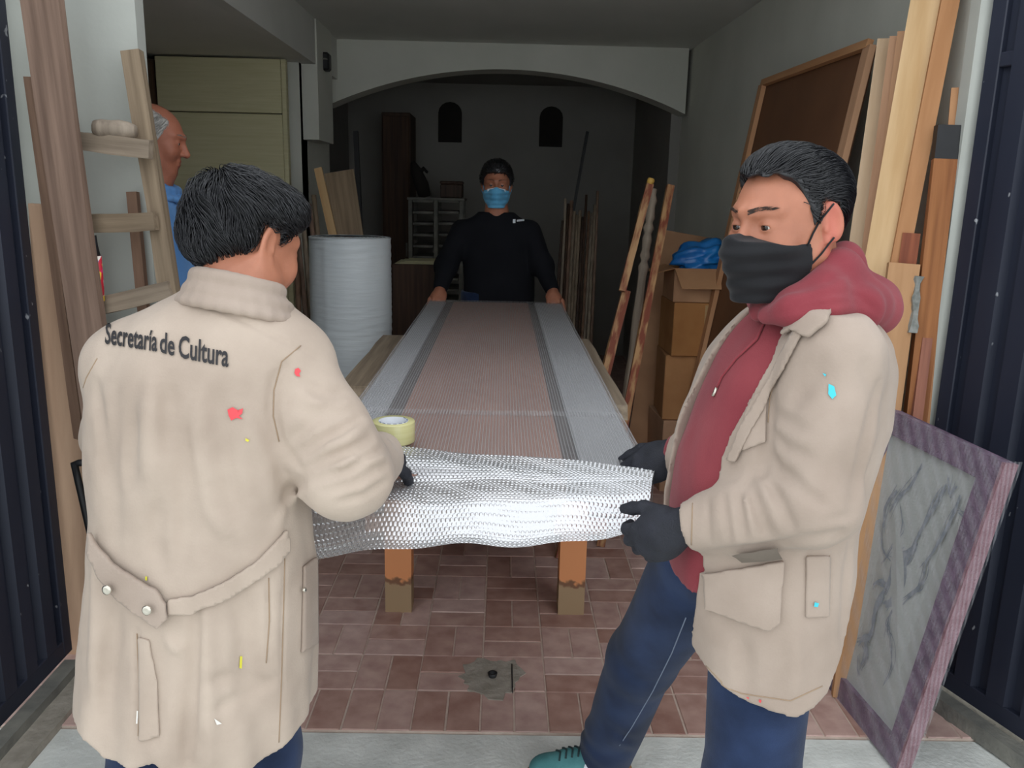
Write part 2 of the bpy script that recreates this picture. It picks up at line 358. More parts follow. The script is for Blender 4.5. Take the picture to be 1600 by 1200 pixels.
# ------------------------------------------------------------------ bubble wrap
def wrapmat(name, op0, op1, tint, rough, pitch, alpha=.5):
    m = bpy.data.materials.new(name); m.use_nodes = True; nt = m.node_tree; N = nt.nodes; L = nt.links; p = N['Principled BSDF']; out = N['Material Output']
    p.inputs['Base Color'].default_value = tint; p.inputs['Roughness'].default_value = rough; p.inputs['Specular IOR Level'].default_value = .8
    tc = N.new('ShaderNodeTexCoord'); s = N.new('ShaderNodeSeparateXYZ'); L.new(tc.outputs['Object'], s.inputs[0])
    def sn(o_, off=0.):
        a = N.new('ShaderNodeMath'); a.operation = 'MULTIPLY_ADD'; a.inputs[1].default_value = 2*math.pi/pitch; a.inputs[2].default_value = off; L.new(o_, a.inputs[0])
        b = N.new('ShaderNodeMath'); b.operation = 'COSINE'; L.new(a.outputs[0], b.inputs[0]); return b.outputs[0]
    cx_ = sn(s.outputs['X']); cy_ = sn(s.outputs['Y'])
    mu = N.new('ShaderNodeMath'); mu.operation = 'ADD'; L.new(cx_, mu.inputs[0]); L.new(cy_, mu.inputs[1])
    mr = N.new('ShaderNodeMapRange'); mr.inputs['From Min'].default_value = -.8; mr.inputs['From Max'].default_value = 1.4; L.new(mu.outputs[0], mr.inputs['Value'])
    bp = N.new('ShaderNodeBump'); bp.inputs['Strength'].default_value = .55; bp.inputs['Distance'].default_value = .004; L.new(mr.outputs[0], bp.inputs['Height']); L.new(bp.outputs['Normal'], p.inputs['Normal'])
    op = N.new('ShaderNodeMapRange'); op.inputs['From Min'].default_value = -1; op.inputs['From Max'].default_value = 1; op.inputs['To Min'].default_value = op0; op.inputs['To Max'].default_value = op1
    L.new(cx_, op.inputs['Value'])
    tr = N.new('ShaderNodeBsdfTransparent'); mx = N.new('ShaderNodeMixShader'); L.new(op.outputs[0], mx.inputs['Fac']); L.new(tr.outputs[0], mx.inputs[1]); L.new(p.outputs[0], mx.inputs[2]); L.new(mx.outputs[0], out.inputs['Surface'])
    return m
WRAP = wrapmat('bubble_wrap_film', .16, .36, (.66, .65, .66, 1), .3, .0078)
WRAP2 = wrapmat('bubble_wrap_side', .22, .5, (.7, .7, .74, 1), .3, .009)
ZP = .975
X0, X1, Y0, Y1 = -.395, .325, 1.68, 4.60
wp = empty('wrapped_panel', (-.035, 3.1, .911)); tag(wp, 'long brown panel covered in bubble wrap lying across the trestle workbench', 'panel')
PBR = mat('panel_brown', srgb(138, 102, 88), srgb(154, 116, 100), .6, (6, 2, 6))
PGR = mat('panel_grey_rail', srgb(150, 150, 152), srgb(164, 164, 166), .6, (6, 2, 6))
PDK = mat('panel_dark_groove', srgb(72, 64, 62), srgb(82, 74, 70), .6, (6, 2, 6))
box('center_panel', (-.265, Y0, .911), (.147, Y1, ZP-.006), PBR, wp, .004)
box('dark_groove', (-.305, Y0+.01, .913), (-.266, Y1-.01, ZP-.012), PDK, wp); box('dark_groove', (.148, Y0+.01, .913), (.181, Y1-.01, ZP-.012), PDK, wp)
box('side_rail', (X0, Y0, .911), (-.306, Y1, ZP-.004), PGR, wp, .004); box('side_rail', (.182, Y0, .911), (X1, Y1, ZP-.004), PGR, wp, .004)
def sheet(name, x0, x1, y0, y1, z, m, nx=10, ny=60, amp=.0025, drop=.0):
    V = []; Fc = []
    ph = random.uniform(0, 6)
    for j in range(ny+1):
        for i in range(nx+1):
            x = x0+(x1-x0)*i/nx; y = y0+(y1-y0)*j/ny
            V.append((x, y, z+amp*(math.sin(y*9+ph+1.5*math.sin(x*11))*.5+.5)))
    for j in range(ny):
        for i in range(nx): a = j*(nx+1)+i; Fc.append((a, a+1, a+nx+2, a+nx+1))
    return link(name, pmesh(name, V, Fc), m, None, True)
s1 = sheet('wrap_sheet', X0-.004, X1+.004, 2.16, Y1+.002, ZP, WRAP); kid(s1, wp); s1['label'] = 'ribbed clear bubble wrap layer'
s2 = sheet('wrap_sheet', X0-.004, X1+.004, Y0-.004, 2.19, ZP+.004, WRAP, 10, 16); kid(s2, wp)
for sgn, xx in ((-1, X0-.005), (1, X1+.005)):
    V = [(xx, y, z) for y in np.linspace(Y0, Y1, 12) for z in (.908, ZP+.004)]
    kid(link('wrap_side', pmesh('wrap_side', V, [(2*i, 2*i+1, 2*i+3, 2*i+2) for i in range(11)]), WRAP2), wp)

# the loose wrap held over the near end: a real sheet of bubbles
def cr(xs, ys, x): return float(np.interp(x, xs, ys))
def smoothstep(a, b, x): t = np.clip((x-a)/(b-a), 0, 1); return t*t*(3-2*t)
nu, nv = 560, 320
U_, V_ = np.meshgrid(np.linspace(0, 1, nu), np.linspace(0, 1, nv))
topL, topR = Vector((-.395, 1.86, 0)), Vector((.335, 1.70, 0))
botL, botR = Vector((-.385, 1.43, 0)), Vector((.285, 1.50, 0))
PX = (topL.x*(1-U_)+topR.x*U_)*(1-V_)+(botL.x*(1-U_)+botR.x*U_)*V_
PY = (topL.y*(1-U_)+topR.y*U_)*(1-V_)+(botL.y*(1-U_)+botR.y*U_)*V_+.012*np.sin(U_*5)*V_
c1 = .30+.22*U_; c2 = .80+.05*np.sin(U_*4)
drop = .002*V_+.046*smoothstep(c1-.17, c1+.15, V_)*(1-.6*U_)+.050*smoothstep(c2-.13, c2+.10, V_)-.012*np.sin(math.pi*np.clip((V_-.42)/.36, 0, 1))
PZ = ZP+.012-drop+.004*np.sin(U_*23+V_*3)*V_+.003*np.sin(U_*11-V_*9)
PZ += .016*np.exp(-((U_-1)/.12)**2)*V_
dist_u = U_*.70; dist_v = V_*.36
pitch = .0090
row = np.floor(dist_v/(pitch*.87)); off = (row % 2)*.5
bu = (dist_u/pitch+off) % 1-.5; bv = (dist_v/(pitch*.87)) % 1-.5
rr = np.sqrt(bu**2+(bv*.87)**2)/.44
bn = np.sin(np.floor(dist_u/pitch+off)*12.9+row*78.2)*.5+.5
PZ += .0024*(.45+.55*np.clip(bn*1.6, 0, 1))*np.sqrt(np.clip(1-rr**2, 0, 1))
idx = np.arange(nu*nv).reshape(nv, nu)
Q = np.stack([idx[:-1, :-1], idx[:-1, 1:], idx[1:, 1:], idx[1:, :-1]], -1).reshape(-1, 4)
FL = bpy.data.materials.new('glossy_bubble_film'); FL.use_nodes = True
nt = FL.node_tree; p_ = nt.nodes['Principled BSDF']; p_.inputs['Base Color'].default_value = (.66, .66, .67, 1); p_.inputs['Roughness'].default_value = .13; p_.inputs['Specular IOR Level'].default_value = 1.0
p_.inputs['IOR'].default_value = 2.0; p_.inputs['Metallic'].default_value = .6
tr = nt.nodes.new('ShaderNodeBsdfTransparent'); mx = nt.nodes.new('ShaderNodeMixShader'); mx.inputs['Fac'].default_value = .82
nt.links.new(tr.outputs[0], mx.inputs[1]); nt.links.new(p_.outputs[0], mx.inputs[2]); nt.links.new(mx.outputs[0], nt.nodes['Material Output'].inputs['Surface'])
fl = link('bubble_wrap_sheet', npmesh('bubble_wrap_sheet', np.stack([PX, PY, PZ], -1).reshape(-1, 3), Q), FL, None, True)
tag(fl, 'shiny loose bubble wrap sheet draped over the near end of the long panel', 'bubble wrap')

# tape roll
c = atZ(615, 686, ZP+.02); c.z = ZP+.016
tr_ = empty('tape_roll', c); tag(tr_, 'clear yellow packing tape roll standing on the wrapped panel', 'tape')
TAPE = mat('clear_tape', srgb(206, 200, 140), srgb(220, 214, 160), .25, (3, 3, 90), spec=.6); CORE = mat('tape_core', srgb(214, 218, 224), srgb(226, 228, 232), .6)
lathe('tape_winding', [(.034, 0), (.048, 0), (.049, .002), (.049, .046), (.048, .048), (.034, .048)], 40, TAPE, tr_, loc=c)
lathe('core', [(.034, -.0005), (.034, .0485), (.030, .0485), (.030, -.0005), (.034, -.0005)], 40, CORE, tr_, loc=c)
def decal_bar(nm, cc, ang, r_, l_, m):
    o = box(nm, (-l_/2, -.0012, 0), (l_/2, .0012, .0004), m); o.location = Vector(cc)+Vector((r_*math.cos(ang), r_*math.sin(ang), .0487)); o.rotation_euler = (0, 0, ang+math.pi/2); kid(o, tr_)
for k in range(9): decal_bar('core_print', c, -2.6+k*.42, .032, .008, mat('print_blue', srgb(60, 70, 110)))

# ------------------------------------------------------------------ standing roll of bubble wrap
ROLLM = mat('roll_film', srgb(176, 182, 184), srgb(200, 205, 206), .4, (2, 2, 2), .3, (6, 6, 60), spec=.5)
rc = Vector((-.726, 4.03, 0)); rl = empty('bubble_wrap_roll', rc); tag(rl, 'tall grey white roll of bubble wrap standing on the floor', 'bubble wrap')
V = []; Fc = []; sg = 64; nz_ = 110
for j in range(nz_+1):
    z = .008+1.33*j/nz_
    for k in range(sg):
        a = 2*math.pi*k/sg; front = .5+.5*math.cos(a+1.15)
        rip = .0016*math.sin(z*210+2*math.sin(a*3)+3*math.sin(z*17))*smoothstep(.62, .8, front)*(1 if k else 1)
        r_ = .190+.004*math.sin(a*2+z*2)+rip+(.006 if (a % 6.283) > 4.2 else 0)
        V.append((r_*math.cos(a), r_*math.sin(a), z))
for j in range(nz_):
    for k in range(sg): Fc.append((j*sg+k, j*sg+(k+1) % sg, (j+1)*sg+(k+1) % sg, (j+1)*sg+k))
link('winding', pmesh('winding', V, Fc), ROLLM, rl, True)
V = []; n_ = 260
for i in range(n_):
    t = i/n_; a = t*2*math.pi*9; r_ = .03+.157*t
    V += [(r_*math.cos(a), r_*math.sin(a), 1.337+.002*(i % 2)), ((r_+.0145)*math.cos(a), (r_+.0145)*math.sin(a), 1.334)]
link('roll_end', pmesh('roll_end', V, [(2*i, 2*i+1, 2*i+3, 2*i+2) for i in range(n_-1)]), ROLLM, rl, True)
lathe('cardboard_core', [(.03, .8), (.03, 1.335), (.026, 1.335), (.026, .8)], 24, CARD, rl, loc=rc)

# ------------------------------------------------------------------ timber at the left jamb
def line2floor(pa, pb):
    """extend the line pb->pa down to the floor"""
    d = (pa-pb); t = (pb.z-.006)/-d.z; return pb+d*t
def lean(name, top, mid, Dt, Dm, wid, th, m, label, cat, normal=(0, -1, 0), ext=0., group=None, to_floor=True, **k):
    a = atY(*top, Dt); b = atY(*mid, Dm); d = (a-b).normalized()
    foot = line2floor(b, a) if to_floor else b
    return tag(plank(name, foot, a+d*ext, wid, th, m, normal, **k), label, cat, group)
lean('plank', (65, 0), (134, 490), 2.36, 2.44, .098, .035, W_BROWN, 'wide brown weathered plank standing upright beside the left gate', 'plank', ext=.4, segs=7, jit=.003)
lean('batten', (50, 120), (100, 490), 2.42, 2.50, .03, .03, W_BROWN, 'thin dark batten behind the wide brown plank at left', 'batten', ext=.0, segs=6, jit=.002)
lean('board', (78, 320), (121, 1015), 2.52, 2.57, .115, .022, W_TAN, 'smooth tan board leaning low behind the wide brown plank', 'board')
lad = empty('wooden_ladder', atZ(190, 990, 0)); tag(lad, 'old grey wooden ladder leaning on the white jamb behind the brown plank', 'ladder')
ra, rb = atY(206, 80, 2.57), atY(257, 400, 2.50); rd = (ra-rb).normalized(); rfoot = line2floor(rb, ra)
plank('rail', rfoot, ra, .052, .032, W_GREY, parent=lad, segs=9, jit=.003)
sh = atY(92, 215, 2.53)-atY(226, 222, 2.53)
plank('rail', rfoot+sh, ra+sh+rd*.05, .05, .032, W_GREY, parent=lad, segs=9, jit=.003)
for l, r in (((112, 219), (236, 234)), ((122, 350), (244, 346)), ((140, 482), (268, 452)), ((160, 620), (300, 590)), ((180, 740), (320, 720))):
    a, b = atY(*l, 2.50), atY(*r, 2.47); plank('rung', a, b, .052, .026, W_GREY, (0, -1, 0), parent=lad, segs=4, jit=.002)
lean('support_stick', (208, 300), (222, 450), 2.60, 2.58, .03, .025, W_BROWN, 'short dark stick standing behind the ladder rungs', 'stick', segs=4, jit=.002)
# wood block on the rung
a = atY(148, 200, 2.49); b = atY(212, 205, 2.49); bl = empty('wood_block', (a+b)/2-Vector((0, 0, .0))); tag(bl, 'rounded chewed wood block resting on the upper ladder rung', 'block')
pts = [a.lerp(b, t) for t in (0, .15, .4, .6, .8, 1)]
tb = tube('block_body', pts, [.022, .026, .025, .028, .025, .017], W_GREY, 10); kid(tb, bl)
e_ = lathe('sawn_end', [(.0, .0), (.018, .001), (.020, -.004)], 12, W_TAN); e_.matrix_world = frame_mat(a, a+(a-b), (0, -1, 0)); kid(e_, bl)
# printed sheath behind the plank
a = atY(144, 368, 2.46); b = atY(150, 400, 2.46); c_ = atY(155, 470, 2.46)
fs = empty('printed_sheath', c_); tag(fs, 'narrow floral printed sheath with black handle beside the ladder', 'sheath')
kid(tube('handle', [a, a.lerp(b, .5), b], [.012, .011, .013], BLACKM), fs)
FLO = bpy.data.materials.new('floral_print'); FLO.use_nodes = True; nt = FLO.node_tree; vo = nt.nodes.new('ShaderNodeTexVoronoi'); vo.inputs['Scale'].default_value = 55
rp = nt.nodes.new('ShaderNodeValToRGB'); rp.color_ramp.interpolation = 'CONSTANT'; e = rp.color_ramp.elements; e[0].color = srgb(200, 40, 60); e[1].position = .75; e[1].color = srgb(60, 150, 220)
for q, cc in ((.25, srgb(240, 200, 60)), (.45, srgb(220, 50, 110)), (.6, srgb(240, 230, 220))): x = e.new(q); x.color = cc
sp_ = nt.nodes.new('ShaderNodeSeparateColor'); nt.links.new(vo.outputs['Color'], sp_.inputs[0]); nt.links.new(sp_.outputs[0], rp.inputs['Fac']); nt.links.new(rp.outputs['Color'], nt.nodes['Principled BSDF'].inputs['Base Color'])
tc = nt.nodes.new('ShaderNodeTexCoord'); nt.links.new(tc.outputs['Object'], vo.inputs['Vector'])
kid(tube('printed_cover', [b, b.lerp(c_, .5), c_], [.015, .016, .016], FLO, 10), fs)
# black bar with hooked top next to the tan board
a = atY(140, 722, 2.42); b = atY(116, 724, 2.42); c_ = atY(145, 850, 2.42); c_f = line2floor(c_, b)
tag(tube('hooked_iron_bar', [a, b.lerp(a, .3), b, b.lerp(c_, .2), c_, c_f], .011, BLACKM, 8), 'black hooked iron bar leaning beside the tan board', 'iron bar')

# ------------------------------------------------------------------ alcove: cream boards
cb = empty('cream_board_stack', (-1.7, 5.3, 0)); tag(cb, 'tall cream textured board standing in the alcove behind the ladder', 'board')
pl = atY(243, 88, 5.26); pr = atY(447, 90, 5.26); zseam = atY(340, 176, 5.26).z
box('upper_board', (pl.x, 5.24, zseam+.003), (pr.x-.03, 5.28, pl.z), CREAM, cb, .004)
box('lower_board', (pl.x, 5.24, .01), (pr.x-.03, 5.28, zseam-.003), CREAM, cb, .004)
box('edge_strip', (pr.x-.028, 5.235, .01), (pr.x, 5.285, pl.z), CREAM, cb, .003)
tag(box('dark_filler', (-2.45, 5.0, 0), (-2.08, 5.4, 2.28), W_DARK, None, .006), 'narrow dark cabinet in the corner of the alcove', 'filler')  # plain dark box filling the gap beside the cream boards
# wall lamp box on the pillar
a = atY(508, 95, 5.7)
il = empty('wall_lamp', a); tag(il, 'small black wall lamp on the pillar left of the arch', 'lamp')
box('lamp_body', a+Vector((-.04, -.03, -.06)), a+Vector((.03, .06, .05)), BLACKM, il, .012); lathe('lamp_eye', [(0, .012), (.02, .01), (.024, 0)], 12, STEEL, il, loc=a+Vector((0, -.03, 0)))

# ------------------------------------------------------------------ things in the back, left
def stick(top, bot, D0, D1, r_, m, label, group=None, sq=False, name='stick', fl_=True):
    a = atY(*top, D0); b = atY(*bot, D1); f_ = line2floor(b, a) if fl_ else b
    n_ = 6; pts = [f_.lerp(a, i/n_)+Vector((random.uniform(-.003, .003), random.uniform(-.003, .003), 0)) for i in range(n_+1)]; pts[0] = f_
    return tag(tube(name, pts, r_, m, 7), label, 'stick', group)
for i, (t, b, D, mm) in enumerate((((466, 372), (478, 500), 4.6, W_BROWN), ((474, 355), (486, 500), 4.7, W_GREY), ((483, 320), (502, 470), 4.8, W_BROWN), ((490, 305), (508, 470), 4.9, W_GREY), ((460, 378), (468, 500), 4.5, W_BROWN))):
    stick(t, b, D, D-.15, .014, mm, ('second stick from the left', 'middle stick of five', 'second stick from the right', 'rightmost and tallest stick', 'leftmost and shortest stick')[i]+' in the bundle left of the bubble wrap roll', 'sticks left of the bubble wrap roll')
lean('pale_strip', (497, 263), (519, 362), 4.95, 4.85, .045, .02, W_PINE, 'pale wooden strip leaning behind the bubble wrap roll', 'strip')
lean('sheet_board', (530, 268), (545, 370), 5.0, 4.9, .17, .012, W_GREY, 'grey board leaning behind the pale strip and bubble wrap roll', 'board')
lean('dark_pole', (556, 205), (561, 320), 6.5, 6.45, .035, .035, BLACKM, 'long black pole standing left of the dark cupboard', 'pole')
# tall dark cupboard
a = atY(596, 175, 7.4); b = atY(641, 178, 7.4)
cu = empty('tall_cupboard', ((a.x+b.x)/2, 7.6, 0)); tag(cu, 'tall dark cupboard against the shadowed back wall', 'cupboard')
box('body', (a.x, 7.4, .003), (b.x, 7.85, a.z), W_DARK, cu, .006); box('door', (a.x+.01, 7.385, .08), (b.x-.01, 7.399, a.z-.03), W_DARK, cu, .004)
kid(box('handle', (b.x-.04, 7.365, 1.0), (b.x-.025, 7.384, 1.12), STEEL), [o for o in cu.children if o.name.startswith('door')][0])
# plan chest with many shallow trays
a = atY(638, 312, 6.9); b = atY(724, 312, 6.9); zt_ = a.z
pc = empty('tray_rack', ((a.x+b.x)/2, 7.1, 0)); tag(pc, 'grey rack of stacked shallow trays behind the man in black', 'rack')
for x in (a.x, (a.x+b.x)/2-.015, b.x-.03):
    for y in (6.9, 7.3): box('post', (x, y, .003), (x+.03, y+.03, zt_), STEEL, pc)
for k in range(16):
    z = .12+k*(zt_-.14)/15
    box('tray', (a.x+.034, 6.91, z), ((a.x+b.x)/2-.02, 7.32, z+.022), STEEL, pc, .003); box('tray', ((a.x+b.x)/2+.02, 6.91, z+.006), (b.x-.034, 7.32, z+.028), STEEL, pc, .003)
box('top_shelf', (a.x-.01, 6.89, zt_), (b.x+.01, 7.34, zt_+.02), STEEL, pc, .003)
c_ = atY(705, 300, 7.0); 
pk = empty('dark_case', (c_.x, 7.1, zt_+.021)); tag(pk, 'small dark case on top of the tray rack', 'case')
box('case_body', (c_.x-.09, 7.0, zt_+.021), (c_.x+.09, 7.22, zt_+.13), W_DARK, pk, .008); box('case_lid', (c_.x-.094, 6.996, zt_+.1305), (c_.x+.094, 7.224, zt_+.155), W_DARK, pk, .008)
c_ = atY(655, 300, 7.0)
ev = empty('dark_sculpture', (c_.x, 7.1, zt_+.021)); tag(ev, 'dark leaning figure shape on top of the tray rack', 'sculpture')
kid(tube('figure', [(c_.x+.04, 7.1, zt_+.022), (c_.x+.01, 7.1, zt_+.12), (c_.x-.04, 7.1, zt_+.24), (c_.x-.06, 7.08, zt_+.30)], [.05, .06, .045, .02], DARKW, 10), ev)
kid(tube('figure_arm', [(c_.x-.03, 7.1, zt_+.2), (c_.x+.03, 7.08, zt_+.25), (c_.x+.06, 7.06, zt_+.22)], [.02, .018, .012], DARKW, 8), ev)
# low crate with paper
a = atY(612, 408, 5.6); b = atY(690, 408, 5.6)
cr_ = empty('low_crate', ((a.x+b.x)/2, 5.8, 0)); tag(cr_, 'low crate with pale papers behind the bubble wrap roll', 'crate')
box('crate_body', (a.x, 5.6, .003), (b.x, 6.0, a.z-.02), W_DARK, cr_, .006)
for k in range(3): 
    o = box('paper_sheet', (a.x+.02+.03*k, 5.62+.02*k, a.z-.018+.006*k), (b.x-.04, 5.95, a.z-.014+.006*k), CREAM, cr_); 

# ------------------------------------------------------------------ things in the back, right
for i in range(13):
    x0 = 872+i*4.6; y0 = 330+random.uniform(-22, 26)-(i > 5)*12
    stick((x0+7, y0), (x0, 450), 5.9+.04*i, 5.75+.03*i, random.uniform(.009, .014), random.choice([W_GREY, W_BROWN, W_DARK]), 'thin wooden strip in the dim bundle leaning right of the man in black', 'strips leaning on the right in the dark')
lean('dark_rod', (918, 206), (901, 300), 6.6, 6.5, .022, .022, BLACKM, 'long thin black rod leaning in the dark right of the back man', 'rod')
# paint-stained easel rods
def rod(name, top, bot, D0, D1, wd, m, label, fl_=True):
    a = atY(*top, D0); b = atY(*bot, D1)
    return tag(plank(name, line2floor(b, a) if fl_ else b, a, wd, wd*.8, m, (0, -1, 0), segs=10, jit=.002), label, 'rod')
W_STAIN = mat('paint_stained_rod', srgb(120, 66, 50), srgb(176, 140, 104), .7, (40, 40, 9), .2, rnd=.05, contrast=(.42, .6))
rod('stained_rod', (1048, 290), (982, 628), 4.1, 3.75, .036, W_STAIN, 'long paint stained red rod leaning upright, rightmost of the three beside the boxes')
rod('stained_rod', (1015, 288), (972, 455), 4.0, 3.85, .032, W_STAIN, 'paint stained red rod with yellow tip, leftmost of the three beside the boxes', False)
rod('stained_rod', (978, 455), (949, 572), 3.9, 3.75, .04, W_STAIN, 'short broken red rod leaning below the yellow tipped rod')
yt = atY(1015, 288, 4.0); tag(tube('yellow_rod_tip', [yt+Vector((0, 0, .002)), yt+Vector((.006, 0, .02)), yt+Vector((.008, 0, .028))], [.017, .018, .013], mat('yellow_paint', srgb(190, 150, 70), srgb(200, 160, 80), .6), 8), 'yellow painted cap on the tip of the leftmost red rod', 'cap')
# turned spindle
a = atY(1021, 296, 4.2); b = atY(1000, 460, 4.05); f_ = line2floor(b, a); L_ = (a-f_).length
prof = [(.0, 0), (.022, 0)]
for k in range(1, 60):
    z = L_*k/60; r_ = .022+(.006*math.sin(z*95) if z > L_*.75 else .002*math.sin(z*20)); prof.append((r_, z))
prof += [(.018, L_), (0, L_)]
o = lathe('turned_spindle', prof, 12, W_GREY); o.matrix_world = frame_mat(f_, a, (0, -1, 0)); tag(o, 'grey turned wooden spindle standing between the two red rods', 'spindle')
# cardboard boxes
def carton(name, lo, hi, label, open_=False, rot=0.):
    lo = Vector(lo); hi = Vector(hi); c = Vector(((lo.x+hi.x)/2, (lo.y+hi.y)/2, lo.z)); e = empty(name, c); tag(e, label, 'box', 'cardboard boxes by the right wall')
    t = .006
    if not open_:
        box('carton_body', lo, hi, CARD, e, .004); box('flap_seam', ((lo.x+hi.x)/2-.025, lo.y-.0015, lo.z+.01), ((lo.x+hi.x)/2+.025, lo.y-.0005, hi.z-.01), mat('carton_tape', srgb(170, 140, 96), None, .4), e)
    else:
        box('carton_wall', lo, (hi.x, lo.y+t, hi.z), CARD, e); box('carton_wall', (lo.x, hi.y-t, lo.z), hi, CARD, e)
        box('carton_wall', lo, (lo.x+t, hi.y, hi.z), CARD, e); box('carton_wall', (hi.x-t, lo.y, lo.z), hi, CARD, e); box('carton_bottom', lo, (hi.x, hi.y, lo.z+t), CARD, e)
        z = hi.z; w_ = hi.x-lo.x
        for nm, V in (('flap', [(lo.x, lo.y, z), (hi.x, lo.y, z), (hi.x-.02, lo.y-.10, z-.09), (lo.x+.02, lo.y-.10, z-.09)]), ('flap', [(lo.x, lo.y, z), (lo.x, hi.y, z), (lo.x-.10, hi.y-.02, z-.03), (lo.x-.10, lo.y+.02, z-.03)])):
            V2 = V+[(x, y, q+.004) for x, y, q in V]
            kid(link(nm, pmesh(nm, V2, [(0, 1, 2, 3), (4, 5, 6, 7), (0, 1, 5, 4), (1, 2, 6, 5), (2, 3, 7, 6), (3, 0, 4, 7)]), CARD), e)
    e.rotation_euler = (0, 0, rot)
    return e
zb1 = atY(1090, 555, 4.2).z; zb2 = atY(1090, 505, 4.2).z; zb3 = atY(1090, 450, 4.2).z
carton('cardboard_box', (.86, 4.28, .004), (1.27, 4.62, .40), 'brown cardboard box on the floor, lowest of its stack', rot=.06)
carton('cardboard_box', (.87, 4.28, .402), (1.26, 4.60, .75), 'brown cardboard box second from the floor in its stack', rot=-.04)
carton('cardboard_box', (.88, 4.26, .752), (1.25, 4.58, 1.03), 'brown cardboard box third in its stack, under the open one', rot=.03)
carton('cardboard_box', (.88, 4.28, 1.032), (1.24, 4.56, 1.20), 'open cardboard box with drooping flaps holding a blue plastic bag', True, rot=.0)
lean('cardboard_sheet', (1070, 365), (1050, 500), 4.95, 4.8, .30, .008, CARD, 'flattened reddish cardboard leaning behind the box stack', 'cardboard')
# blue bag: crumpled mesh
bm = bmesh.new(); bmesh.ops.create_icosphere(bm, subdivisions=4, radius=1)
for v in bm.verts:
    p = v.co; n_ = .16*math.sin(p.x*7+2*math.sin(p.z*5))+.12*math.sin(p.y*9+p.x*4)+.08*math.sin(p.z*14+p.y*6)
    v.co = Vector((p.x*.15, p.y*.11, p.z*.085))*(1+n_)
me = bpy.data.meshes.new('blue_bag'); bm.to_mesh(me); bm.free()
o = link('blue_bag', me, BLUEP, None, True); o.location = (1.06, 4.42, 1.245); o.rotation_euler = (.2, -.25, 0); tag(o, 'crumpled blue plastic bag lying in the open cardboard box', 'bag')

# ------------------------------------------------------------------ timber along the right wall
# big hardboard panel with pine stiles
lp = empty('framed_hardboard', (1.1, 3.4, 0)); tag(lp, 'large brown hardboard sheet with pine edging leaning on the right wall', 'board')
ta = atX(1196, 133, 1.25); tb_ = atX(1365, 72, 1.27); zt_ = ta.z
nb = Vector((-1, 0, .22))
ba, bb = Vector((.93, ta.y-.02, .006)), Vector((.97, tb_.y, .006))
V = [ba, bb, tb_, ta]; V += [v+Vector((.014, 0, 0)) for v in V]
kid(link('hardboard', pmesh('hardboard', V, [(0, 1, 2, 3), (7, 6, 5, 4), (0, 1, 5, 4), (1, 2, 6, 5), (2, 3, 7, 6), (3, 0, 4, 7)]), HARDB), lp)
off = Vector((-.014, 0, 0))
plank('edge_stile', ba+off, ta+off, .06, .022, W_ORANGE, nb, lp); plank('edge_stile', bb+off, tb_+off, .06, .022, W_ORANGE, nb, lp)
plank('top_rail', ta+off*1.0+Vector((0, 0, .008)), tb_+off+Vector((0, 0, .008)), .03, .022, W_ORANGE, nb, lp)
def rplank(name, top, mid, Dt, Dm, wid, th, m, label, ext=0., nrm=(-.45, -1, .1), cat='plank'):
    return lean(name, top, mid, Dt, Dm, wid, th, m, label, cat, normal=nrm, ext=ext, segs=2)
rplank('pine_plank', (1384, 62), (1314, 560), 2.92, 2.80, .05, .03, W_PINE, 'narrow pale pine plank standing next to the hardboard sheet')
rplank('pine_plank', (1402, 58), (1335, 560), 2.84, 2.74, .045, .03, W_ORANGE, 'narrow orange pine plank just left of the tall pale planks')
rplank('pine_plank', (1418, 50), (1352, 560), 2.80, 2.70, .055, .03, W_ORANGE, 'orange pine plank, third from the hardboard sheet', nrm=(-.6, -1, 0))
rplank('pine_plank', (1447, 0), (1372, 420), 2.73, 2.65, .085, .04, W_PINE, 'tall pale yellow pine plank reaching above the doorway on the right', ext=.22, nrm=(-.5, -1, .1))
rplank('pine_plank', (1484, 0), (1402, 420), 2.68, 2.61, .05, .04, W_ORANGE, 'tall orange pine plank right of the pale yellow one', ext=.22, nrm=(-.3, -1, .1))
rplank('thin_stick', (1492, 138), (1484, 230), 2.63, 2.61, .02, .02, W_ORANGE, 'thin reddish stick standing behind the black ended plank', cat='stick')
pe = empty('black_ended_plank', (1.2, 2.5, 0)); tag(pe, 'brown plank with a black painted top end beside the right jamb', 'plank')
a = atY(1481, 196, 2.58); b = atY(1432, 630, 2.52); f_ = line2floor(b, a); q = a.lerp(f_, .055)
plank('plank_body', f_, q, .066, .03, W_RED if False else wood('worn_brown_plank', srgb(132, 86, 58), srgb(172, 120, 84)), (-.1, -1, 0), pe, segs=6, jit=.0025); plank('black_end', q, a, .067, .031, BLACKM, (-.1, -1, 0), pe)
rplank('short_board', (1424, 365), (1402, 520), 2.60, 2.56, .05, .025, W_RED, 'short reddish board standing behind the tan offcut board', nrm=(-.4, -1, 0), cat='board')
rplank('offcut_board', (1412, 412), (1382, 640), 2.56, 2.50, .09, .025, W_TAN, 'tan offcut board with a notched top by the right jamb', nrm=(-.2, -1, 0), cat='board')
rplank('offcut_board', (1447, 528), (1433, 640), 2.53, 2.50, .03, .025, W_RED, 'small reddish offcut standing right of the black ended plank', nrm=(-.1, -1, 0), cat='board')
o = lean('film_scrap', (1434, 432), (1424, 520), 2.54, 2.51, .022, .02, mat('grey_film', srgb(112, 114, 108), srgb(150, 150, 144), .4, (60, 60, 60)), 'crumpled clear film scrap between the offcut boards', 'plastic', to_floor=False, segs=8, jit=.006)

